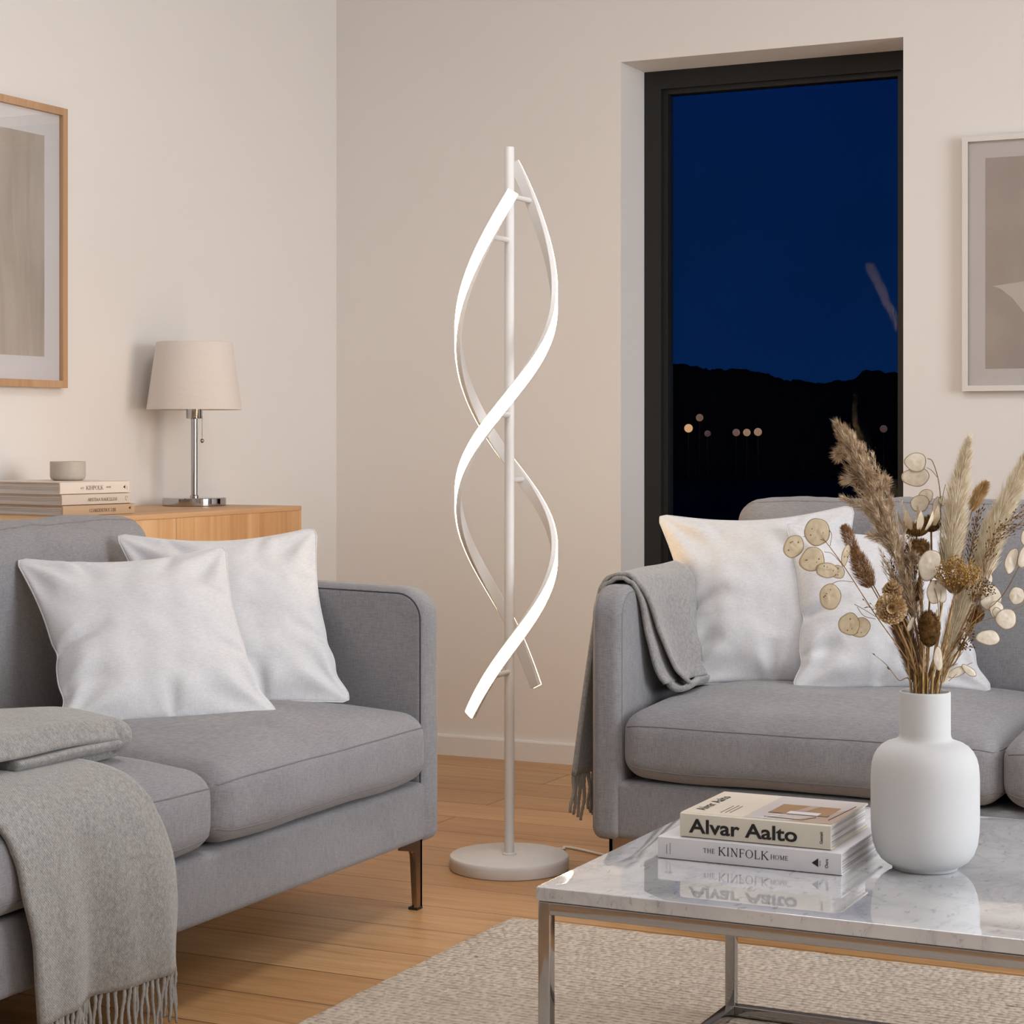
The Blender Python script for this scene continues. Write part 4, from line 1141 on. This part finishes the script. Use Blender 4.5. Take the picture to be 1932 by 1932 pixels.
# 3 and 5 cream plumes
def creamy(label, pts, base, prf, mid, n=3600, mat='cream', wdt=.0003, spread=.30, ln=.020):
    t = flower('pampas_plume', label, 'dried flowers', base)
    ax = bez(pts, 8); stem(t, ax[4], base, mid, .0014, 'straw')
    b = MB(); b.add(blades(ax, n, prf, ln, wdt, spread, rnd, clump=16)); b.add(blades(ax, n // 10, prof([(0, .004), (1, .0006)]), .034, wdt, .09, rnd, .80, .99))
    V, F = b.V, b.F; mk('plume', V, F, M[mat], t, smooth=False, recalc=False)
creamy('tall cream plume rising straight up at the right of the white vase', [Q(1787, 1080, .0), Q(1793, 1040), Q(1801, 985), Q(1808, 930), Q(1818, 875), Q(1826, 838)], (.008, .0), prof([(0, .010), (.2, .020), (.5, .019), (.8, .009), (1, .001)]), [Q(1762, 1240), Q(1776, 1150)], 5200)
creamy('cream plume leaning right, its tip at the edge of the picture', [Q(1858, 1090, .03), Q(1868, 1040, .03), Q(1886, 980, .03), Q(1908, 930, .03), Q(1928, 885, .03), Q(1940, 860, .03)], (.014, .004), prof([(0, .011), (.25, .019), (.55, .017), (.85, .007), (1, .001)]), [Q(1790, 1240, .02), Q(1830, 1150, .03)], 4600)
creamy('pale cream plume low between the stems at the right of the vase mouth', [Q(1778, 1290, .005), Q(1786, 1240, .01), Q(1800, 1190, .012), Q(1818, 1130, .015), Q(1826, 1085, .016)], (.010, .006), prof([(0, .007), (.3, .013), (.6, .018), (.85, .014), (1, .003)]), [], 3600, ln=.026, spread=.16)
creamy('wispy cream plume behind the golden flower head at the right', [Q(1830, 1100, .05), Q(1848, 1060, .055), Q(1862, 1010, .06), Q(1880, 960, .06)], (.012, .010), prof([(0, .008), (.4, .016), (.8, .010), (1, .002)]), [Q(1800, 1200, .04)], 2400)
# bunny tails
def bunny(label, pts, rad, mat, base, mid, n=2400, ln=.008):
    t = flower('bunny_tail', label, 'dried flowers', base)
    ax = bez(pts, 8); stem(t, ax[1], base, mid, .0008)
    V, F = blades(ax, n, prof([(0, rad * .5), (.2, rad * .95), (.5, rad), (.8, rad * .6), (1, rad * .12)]), ln, .00022, .42, rnd)
    mk('seed_head', V, F, M[mat], t, smooth=False, recalc=False)
bunny('small brown bunny tail left of the big brown plume, upper one', [Q(1618, 1050, -.015), Q(1606, 1025, -.015), Q(1597, 1003, -.015), Q(1593, 993, -.015)], .012, 'bunny', (-.010, -.008), [Q(1725, 1255, -.01), Q(1662, 1130, -.015)], 1500)
bunny('fat brown bunny tail hanging below the upper one at the left', [Q(1645, 1108, -.02), Q(1632, 1085, -.02), Q(1620, 1058, -.02), Q(1611, 1035, -.02)], .0195, 'bunny', (-.008, -.010), [Q(1728, 1262, -.01), Q(1680, 1170, -.02)], 3000)
bunny('tan bunny tail at the upper right between the two cream plumes', [Q(1833, 965, .01), Q(1841, 945, .01), Q(1852, 925, .01), Q(1861, 911, .01)], .011, 'bunny_tan', (.010, .004), [Q(1785, 1210, .01), Q(1815, 1050, .012)], 2000, .010)
# honesty (lunaria)
def honesty(label, base, main, twigs, pods, mat, r=.0009):
    t = flower('honesty_branch', label, 'dried flowers', base)
    st_, P = stem(t, main[-1], base, main[:-1], r, 'stem', r1=.0005)
    b = MB()
    for tw in twigs: b.add(tube(bez([Q(*q_) for q_ in tw], 6), .00042, 5))
    if twigs: b.build('twig', M['stem'], t)
    for (px, py, rw, rh, tilt, dd, rot) in pods:
        c = Q(px, py, dd); s_ = 1 / 1424
        nrm = (-FV + RV * math.sin(tilt) + UP * rnd.uniform(-.25, .25)).normalized()
        u = (RV - nrm * RV.dot(nrm)).normalized(); v = nrm.cross(u); cr, sr = math.cos(rot), math.sin(rot)
        u, v = u * cr + v * sr, v * cr - u * sr
        ca = max(.35, math.cos(tilt)); A = rw * s_ / ca; B = rh * s_
        N_ = 36; rings = 7; V = []; F = []
        V.append(c + nrm * .0006)
        rim = []
        for i in range(1, rings + 1):
            k = i / rings
            for j in range(N_):
                w = 2 * PI * j / N_
                wob = 1 + .035 * math.sin(w * 3 + px) + .02 * math.sin(w * 5 + py)
                x = A * k * math.cos(w) * wob; y = B * k * math.sin(w) * wob * (1 + .10 * math.cos(w))
                h = .0016 * (1 - k * k) + .0009 * noise.noise(Vector((x * 160 + px, y * 160, 1))) * (1 - k ** 4)
                p = c + u * x + v * y + nrm * h; V.append(p)
                if i == rings: rim.append(p)
        for j in range(N_): F.append((0, 1 + j, 1 + (j + 1) % N_))
        for i in range(rings - 1):
            for j in range(N_):
                j2 = (j + 1) % N_; b0 = 1 + i * N_
                F.append((b0 + j, b0 + N_ + j, b0 + N_ + j2, b0 + j2))
        # seed bumps near the middle of the pod
        o = mk('seed_pod', V, F, M[mat], t, recalc=False)
        md = o.modifiers.new('thickness', 'SOLIDIFY'); md.thickness = .0004
        V, F = tube(rim, .00038, 5, True); mk('rim', V, F, M['rim'], o)
        b2 = MB()
        for q_ in range(4):
            a = rnd.uniform(0, 2 * PI); k = rnd.uniform(.35, .6)
            b2.add(ball(c + u * A * k * math.cos(a) + v * B * k * math.sin(a) + nrm * .0012, .0011, 6, (1, .5, 1)))
        if mat == 'pod_tan': b2.build('seed', M['rim'], o)
        tipp = rim[27] if rnd.random() < .5 else rim[22]
    return t
M['rim'] = fib('pod_rim_brown', '7d6542', 'a58a60')
honesty('honesty branch reaching far left with round tan papery seed pods', (-.010, -.012), [Q(1722, 1262, -.02), Q(1655, 1165, -.03), Q(1600, 1080, -.035), Q(1568, 1035, -.035), Q(1547, 1009, -.035)],
        [((1592, 1068, -.035), (1570, 1045, -.035), (1555, 1041, -.035)), ((1557, 1020, -.035), (1540, 1016, -.035), (1515, 1012, -.035)), ((1566, 1030, -.035), (1569, 1010, -.035), (1565, 1000, -.035)),
         ((1610, 1098, -.034), (1585, 1096, -.034), (1568, 1102, -.034)), ((1655, 1165, -.03), (1630, 1150, -.03), (1612, 1140, -.03)), ((1652, 1168, -.03), (1630, 1162, -.03), (1617, 1145, -.03))],
        [(1541, 1004, 24, 26, .1, -.036, .2), (1497, 1031, 18, 22, .2, -.037, -.6), (1532, 1056, 24, 22, .1, -.038, .5), (1560, 1076, 21, 14, .2, -.036, -.1), (1580, 1079, 14, 12, .2, -.032, -.3), (1566, 1126, 20, 25, .1, -.035, .1), (1602, 1178, 20, 21, .1, -.034, .4), (1622, 1184, 20, 19, .1, -.028, .4), (1595, 1048, 6, 21, .9, -.03, -.3)], 'pod_tan')
honesty('tall thin honesty branch with pearly pods high above the vase centre', (.002, .006), [Q(1772, 1200, .02), Q(1773, 1080, .02), Q(1775, 980, .02), Q(1772, 915, .02), Q(1760, 872, .02), Q(1750, 865, .02)],
        [((1768, 900, .02), (1758, 888, .02), (1748, 882, .02)), ((1775, 985, .02), (1766, 968, .02), (1758, 950, .02)), ((1775, 960, .02), (1780, 930, .02), (1784, 914, .02))],
        [(1727, 872, 21, 18, .1, .02, 0), (1727, 900, 27, 18, .1, .024, 0), (1735, 950, 18, 16, .1, .02, .2), (1747, 936, 14, 13, .3, .024, .1), (1766, 962, 7, 26, .9, .02, -.2), (1777, 945, 6, 9, .8, .022, 0)], 'pod_white')
honesty('honesty branch arching right with pearly pods at the picture edge', (.012, -.004), [Q(1800, 1215, -.01), Q(1840, 1170, -.015), Q(1890, 1125, -.015), Q(1925, 1065, -.015)],
        [((1850, 1172, -.015), (1890, 1160, -.015), (1935, 1140, -.015)), ((1822, 1190, -.01), (1850, 1172, -.01))],
        [(1908, 1058, 12, 25, .3, -.016, -.35), (1931, 1050, 10, 22, .3, -.018, -.3), (1918, 1124, 15, 17, .1, -.016, .2), (1898, 1168, 20, 19, .1, -.018, .3), (1880, 1155, 8, 9, .1, -.014, 0), (1864, 1203, 23, 14, .1, -.018, 0), (1934, 1012, 8, 16, .4, -.014, -.3)], 'pod_white')
honesty('honesty sprig with big pearly pods at the centre of the bunch', (.004, -.010), [Q(1768, 1220, -.02), Q(1770, 1140, -.025), Q(1756, 1090, -.025)],
        [((1772, 1260, -.02), (1776, 1245, -.022)), ((1790, 1285, -.01), (1805, 1272, -.01))],
        [(1753, 1066, 21, 30, .1, -.03, -.2), (1762, 1118, 14, 22, .3, -.024, .1), (1775, 1112, 10, 28, .5, -.02, .2), (1770, 1243, 9, 24, .4, -.028, .15), (1718, 1178, 5, 15, .7, -.02, -.5)], 'pod_white')
honesty('honesty sprig with dull tan pods behind the golden flower head', (.012, .010), [Q(1800, 1240, .03), Q(1840, 1170, .035), Q(1862, 1130, .035)],
        [((1835, 1250, .03), (1808, 1262, .03))],
        [(1868, 1128, 22, 25, .2, .034, .3), (1880, 1150, 14, 16, .2, .03, .1), (1806, 1268, 20, 9, .2, .02, .35), (1828, 1265, 17, 7, .3, .02, -.6), (1866, 1090, 6, 14, .6, .03, .4)], 'pod_white')
# ruffled tan flower
def ruffle(label, c, R, base, mid, mat, nrm, layers=5, pet=13):
    t = flower('dried_carnation', label, 'dried flowers', base)
    stem(t, c - nrm * .004, base, mid, .0011)
    nrm = nrm.normalized(); u = nrm.orthogonal().normalized(); v = nrm.cross(u)
    b = MB()
    for L_ in range(layers):
        k = 1 - L_ / layers * .8
        for j in range(pet):
            a0 = 2 * PI * (j + .5 * L_) / pet + rnd.uniform(-.1, .1); V = []; F = []
            nu, nv = 5, 7
            for i in range(nu + 1):
                s_ = i / nu
                for q_ in range(nv + 1):
                    w = a0 + (q_ / nv - .5) * (2 * PI / pet) * 1.7 * (.35 + .65 * s_)
                    rr = R * k * s_ * (1 - .10 * abs(q_ / nv - .5) * 2 + .05 * math.sin(q_ * 2.5 + j))
                    h = (1 - k) * .012 + s_ * s_ * (.004 + .010 * (1 - k)) + .0022 * s_ * math.sin(q_ * 2.2 + j * 1.7 + L_) + rnd.uniform(-.0003, .0003)
                    V.append(c + u * rr * math.cos(w) + v * rr * math.sin(w) + nrm * h)
            for i in range(nu):
                for q_ in range(nv):
                    F.append((i * (nv + 1) + q_, (i + 1) * (nv + 1) + q_, (i + 1) * (nv + 1) + q_ + 1, i * (nv + 1) + q_ + 1))
            b.add((V, F))
    b.build('petals', M[mat], t, recalc=False)
    return t
ruffle('ruffled tan flower facing forward at the left of the bunch', Q(1681, 1148, -.04), .0215, (-.010, -.014), [Q(1722, 1250, -.03)], 'ruffle', (-FV + UP * .1 - RV * .1))
ruffle('smaller tan ruffled flower directly above the forward facing one', Q(1684, 1118, -.032), .014, (-.006, -.010), [Q(1725, 1230, -.02)], 'ruffle', (-FV * .5 + UP * .9 - RV * .1), 4, 11)
# dark thistle like heads
def cone(label, c, rx, rz, base, mid, mat='darkfl', spikes=420, bract=0, tilt=Vector((0, 0, 0))):
    t = flower('dried_thistle', label, 'dried flowers', base)
    stem(t, c - UP * rz * .9, base, mid, .0013)
    V, F = ball(c, 1, 22, (rx, rx, rz)); b = MB(); b.add((V, F))
    for k in range(spikes):
        a = rnd.uniform(0, 2 * PI); h = rnd.uniform(-.95, .98); rr = math.sqrt(1 - h * h)
        n = Vector((rr * math.cos(a), rr * math.sin(a), h)); p = c + Vector((n.x * rx, n.y * rx, n.z * rz))
        q_ = p + (n * .6 + UP * .8).normalized() * rnd.uniform(.003, .006) ; s_ = n.orthogonal().normalized() * .0006
        w = n.cross(s_).normalized() * .0006
        i = len(b.V); b.V += [p + s_, p - s_, p + w, q_]; b.F += [[i, i + 1, i + 3], [i + 1, i + 2, i + 3], [i + 2, i, i + 3]]
    b.build('flower_head', M[mat], t, recalc=False)
    if bract:
        for k in range(bract):
            a = 2 * PI * k / bract + .3; d = Vector((math.cos(a) * .55, math.sin(a) * .55, 1)).normalized(); s_ = d.cross(Vector((math.cos(a), math.sin(a), 0))).normalized()
            P0 = c + Vector((math.cos(a) * rx * .8, math.sin(a) * rx * .8, -rz * .3)); V = []; F = []
            for i in range(7):
                w = .0045 * math.sin(PI * min(1, (i + .4) / 6.4)) + .0002; P_ = P0 + d * .034 * i / 6 + Vector((math.cos(a), math.sin(a), 0)) * .003 * math.sin(i * .6)
                V += [P_ - s_ * w, P_ + s_ * w]
            F = [(2 * i, 2 * i + 1, 2 * i + 3, 2 * i + 2) for i in range(6)]
            mk('bract', V, F, M['cream'], t, recalc=False)
    return t
cone('dark brown thistle cone hanging just above the vase mouth centre', Q(1753, 1188, -.02), .0135, .023, (.002, -.010), [Q(1750, 1260, -.02)], spikes=900)
cone('dark flower head with pale upright bracts, upper left of the bunch centre', Q(1729, 1000, .01), .015, .009, (-.003, .002), [Q(1742, 1200, .01), Q(1736, 1080, .01)], bract=9)
cone('dark flower head tucked right of the bracted one', Q(1757, 990, .02), .011, .010, (.0, .006), [Q(1750, 1200, .02), Q(1757, 1080, .02)], bract=5)
cone('bushy dark brown seed cluster in the middle of the bunch', Q(1733, 1035, .0), .014, .011, (-.004, -.002), [Q(1742, 1200), Q(1736, 1100)], spikes=700)
cone('small dark seed cluster left of the thistle cone', Q(1727, 1118, .0), .009, .012, (-.006, -.004), [Q(1738, 1220)], spikes=500)
cone('small dark seed cluster right of centre behind the cream plume', Q(1838, 1160, .03), .012, .012, (.012, .006), [Q(1790, 1260, .02)], spikes=500)
# umbels
def umbel(label, c, rw, rh, n, base, mid, mat, rb=.0011, dd=.03, sticks=18):
    t = flower('yarrow_stem', label, 'dried flowers', base)
    foot = Vector(mid[-1])
    stem(t, foot, base, mid[:-1], .0011)
    b = MB(); s_ = MB()
    for k in range(n):
        a = rnd.uniform(0, 2 * PI); r = math.sqrt(rnd.random()); h = rnd.uniform(-1, 1)
        p = c + RV * rw * r * math.cos(a) + FV * dd * r * math.sin(a) + UP * rh * h * math.sqrt(max(0, 1 - r * r * .8)) + UP * rh * .35 * (1 - r)
        b.add(ball(p, rb * rnd.uniform(.7, 1.3), 6))
        if k % 4 == 0: s_.add(tube([foot.lerp(p, .1 + .3 * rnd.random()), foot.lerp(p, .6) + UP * .001, p], .0003, 4))
    b.build('flower_head', M[mat], t); s_.build('stalks', M['stem'], t)
umbel('golden beaded flower cluster at the right centre of the bunch', Q(1806, 1085, -.03), .030, .020, 620, (.006, -.010), [Q(1778, 1220, -.02), Q(1800, 1125, -.03)], 'gold')
umbel('loose brown beaded cluster right of the golden one', Q(1848, 1112, .0), .020, .014, 150, (.012, .0), [Q(1800, 1220), Q(1835, 1140)], 'darkfl')
umbel('sparse dark beaded sprig at the left centre of the bunch', Q(1716, 1055, .0), .012, .030, 130, (-.006, .002), [Q(1738, 1220), Q(1724, 1100)], 'darkfl', .0012, .02)
umbel('sparse dark beaded sprig low at the right of the vase mouth', Q(1822, 1205, .01), .012, .022, 90, (.010, .002), [Q(1785, 1270), Q(1806, 1230)], 'darkfl', .0012, .02)
# fine grass with seeds to the right
def seedgrass(label, base, pts, n, twigs, dd=0):
    t = flower('seed_spray', label, 'dried flowers', base)
    P = [Q(a, b_, dd) for a, b_ in pts]; st_, SP = stem(t, P[-1], base, P[:-1], .0008, 'stem', r1=.0003)
    b = MB(); s_ = MB()
    ax = bez(P, 8); fr = frames(ax)
    def seed(p, d):
        q1 = p + d * .0045; sd = d.orthogonal().normalized() * .0009; w = d.cross(sd).normalized() * .0009; m_ = p + d * .002
        i = len(b.V); b.V += [p, m_ + sd, m_ + w, m_ - sd, m_ - w, q1]; b.F += [[i, i + 1, i + 2], [i, i + 2, i + 3], [i, i + 3, i + 4], [i, i + 4, i + 1], [i + 5, i + 2, i + 1], [i + 5, i + 3, i + 2], [i + 5, i + 4, i + 3], [i + 5, i + 1, i + 4]]
    for k in range(n):
        i = rnd.randrange(len(ax) // 3, len(ax)); T_, a, c = fr[i]; w = rnd.uniform(0, 2 * PI)
        o_ = (a * math.cos(w) + c * math.sin(w)); L_ = rnd.uniform(.003, .016) * twigs
        e_ = ax[i] + (T_ * .8 + o_ * .6) * L_; s_.add(tube([ax[i], e_], .00025, 4)); seed(e_, (T_ + o_ * .4).normalized())
    b.build('seeds', M['darkfl'], t, recalc=False); s_.build('twigs', M['stem'], t)
seedgrass('thin brown seed grass arching to the right edge of the picture', (.010, -.006), [(1830, 1180), (1850, 1080), (1870, 1020), (1900, 985), (1935, 962)], 70, 1.0, -.01)
seedgrass('second thin seed grass, lower, arching right below the first', (.012, -.002), [(1835, 1190), (1862, 1060), (1890, 1010), (1935, 985)], 60, 1.2, .0)
seedgrass('brown spiky seed stem standing behind the golden cluster', (.008, .006), [(1812, 1180), (1826, 1080), (1836, 1010), (1848, 965)], 110, .7, .03)
seedgrass('short bare sprig sticking out left just above the vase mouth', (-.016, -.004), [(1695, 1283), (1672, 1254), (1645, 1232)], 3, .3, -.01)
seedgrass('thin sprig with tiny seeds low left beside the ruffled flower', (-.012, .0), [(1728, 1265), (1700, 1190), (1665, 1155), (1640, 1145)], 12, .8, -.02)
seedgrass('tiny dark sprig along the big brown plume edge', (-.010, .004), [(1738, 1230), (1706, 1140), (1690, 1100), (1680, 1060)], 40, .6, -.01)
# straw stems
labels = ['pale straw stem at the left rim of the vase', 'pale straw stem second from the left rim of the vase', 'thick pale straw stem left of centre in the vase', 'thin straw stem at the centre of the vase', 'pale straw stem right of centre in the vase', 'straw stem leaning right near the right rim of the vase', 'dark brown stem leaning right at the right rim of the vase', 'dark brown stem curving left at the left rim of the vase', 'dark leaf-like stem standing at the vase centre left', 'long brown stem rising right behind the golden cluster']
spec = [((-.020, -.004), (1700, 1180), 'straw', .0011), ((-.014, -.012), (1712, 1170), 'straw', .0013), ((-.006, -.016), (1738, 1160), 'straw', .0019), ((0, -.016), (1752, 1170), 'straw', .0010), ((.006, -.015), (1768, 1150), 'straw', .0017), ((.014, -.012), (1800, 1120), 'straw', .0012), ((.018, -.006), (1830, 1180), 'stem', .0013), ((-.018, .004), (1705, 1120), 'stem', .0010), ((-.003, -.008), (1733, 1090), 'stem', .0022), ((.012, .004), (1870, 1080), 'stem', .0009)]
for lb, (bs, tp, m, r) in zip(labels, spec):
    t = flower('dry_stem', lb, 'dried flowers', bs)
    o_ = RV * bs[0] + FV * bs[1]
    b0 = Vector((VX, VY, .40)) + o_ * .5; b1 = Vector((VX, VY, .592)) + o_
    tp_ = Q(tp[0], tp[1], bs[1])
    P = bez([b0, b1, b1.lerp(tp_, .5) + RV * rnd.uniform(-.003, .003), tp_], 8); n = len(P)
    V, F = tube(P, [r * (1 - .5 * i / (n - 1)) for i in range(n)], 7); mk('stalk', V, F, M[m], t)
    V, F = blades(P[n // 3:], 26, lambda t_: .001, .014, .0007, .25, rnd); mk('leaf_wisps', V, F, M[m], t, smooth=False, recalc=False)

# ------------------------------------------------------------------ camera, light, world
cd = bpy.data.cameras.new('camera'); cam = bpy.data.objects.new('camera', cd); COL.objects.link(cam)
cam.location = (0, 0, CAMH); cam.rotation_euler = (PI / 2, 0, ANG)
cd.sensor_width = 36; cd.lens = 3746 / 1932 * 36; cd.shift_y = -(966 - 825) / 1932; cd.clip_end = 500; cd.clip_start = .05
sc.camera = cam
def area(name, loc, tgt, size, power, col, sy=None):
    l = bpy.data.lights.new(name, 'AREA'); l.energy = power; l.color = col; l.shape = 'RECTANGLE'; l.size = size; l.size_y = sy or size
    o = bpy.data.objects.new(name, l); COL.objects.link(o); o.location = loc
    o.rotation_euler = (Vector(tgt) - Vector(loc)).to_track_quat('-Z', 'Y').to_euler(); return o
area('ceiling_fill', (.5, .7, ZC - .05), (.3, 1.0, 0), 1.5, 43, (.96, .97, 1))  # unseen soft fill added at ceiling height for overall brightness; no fixture there
area('side_fill_light', (XR - .1, 2.9, 1.45), (-2.6, 3.1, 1.1), 1.9, 98, (.87, .93, 1), 1.7)  # cool fill added in front of the solid right wall; no window there
area('ceiling_fill', (-1.2, 3.0, ZC - .03), (-1.2, 3.0, 0), .6, 16, (.97, .97, 1))  # smaller added fill under the ceiling, brightening the back of the room
w = bpy.data.worlds.new('night_sky'); sc.world = w; w.use_nodes = True; nt = w.node_tree
bg = nt.nodes['Background']; tc = nt.nodes.new('ShaderNodeTexCoord'); sx = nt.nodes.new('ShaderNodeSeparateXYZ'); cr = nt.nodes.new('ShaderNodeValToRGB')
nt.links.new(tc.outputs['Generated'], sx.inputs[0]); nt.links.new(sx.outputs[2], cr.inputs[0])
e = cr.color_ramp.elements; e.new(.1)
for q_, (p_, c_) in zip(e, [(0, '031f47'), (.10, '021c42'), (.25, '021846')]): q_.position = p_; q_.color = lin(c_)
ns = nt.nodes.new('ShaderNodeTexNoise'); ns.inputs['Scale'].default_value = 9; ns.inputs['Detail'].default_value = 4; nt.links.new(tc.outputs['Generated'], ns.inputs['Vector'])
mx = nt.nodes.new('ShaderNodeMix'); mx.data_type = 'RGBA'; mx.blend_type = 'MULTIPLY'; mx.inputs[0].default_value = .35
nt.links.new(cr.outputs[0], mx.inputs[6]); nt.links.new(ns.outputs['Fac'], mx.inputs[7]); nt.links.new(mx.outputs[2], bg.inputs[0])
bg.inputs[1].default_value = 1.35
sc.view_settings.view_transform = 'Standard'; sc.view_settings.look = 'None'; sc.view_settings.gamma = 1; sc.view_settings.exposure = 0
sc.view_settings.use_curve_mapping = False
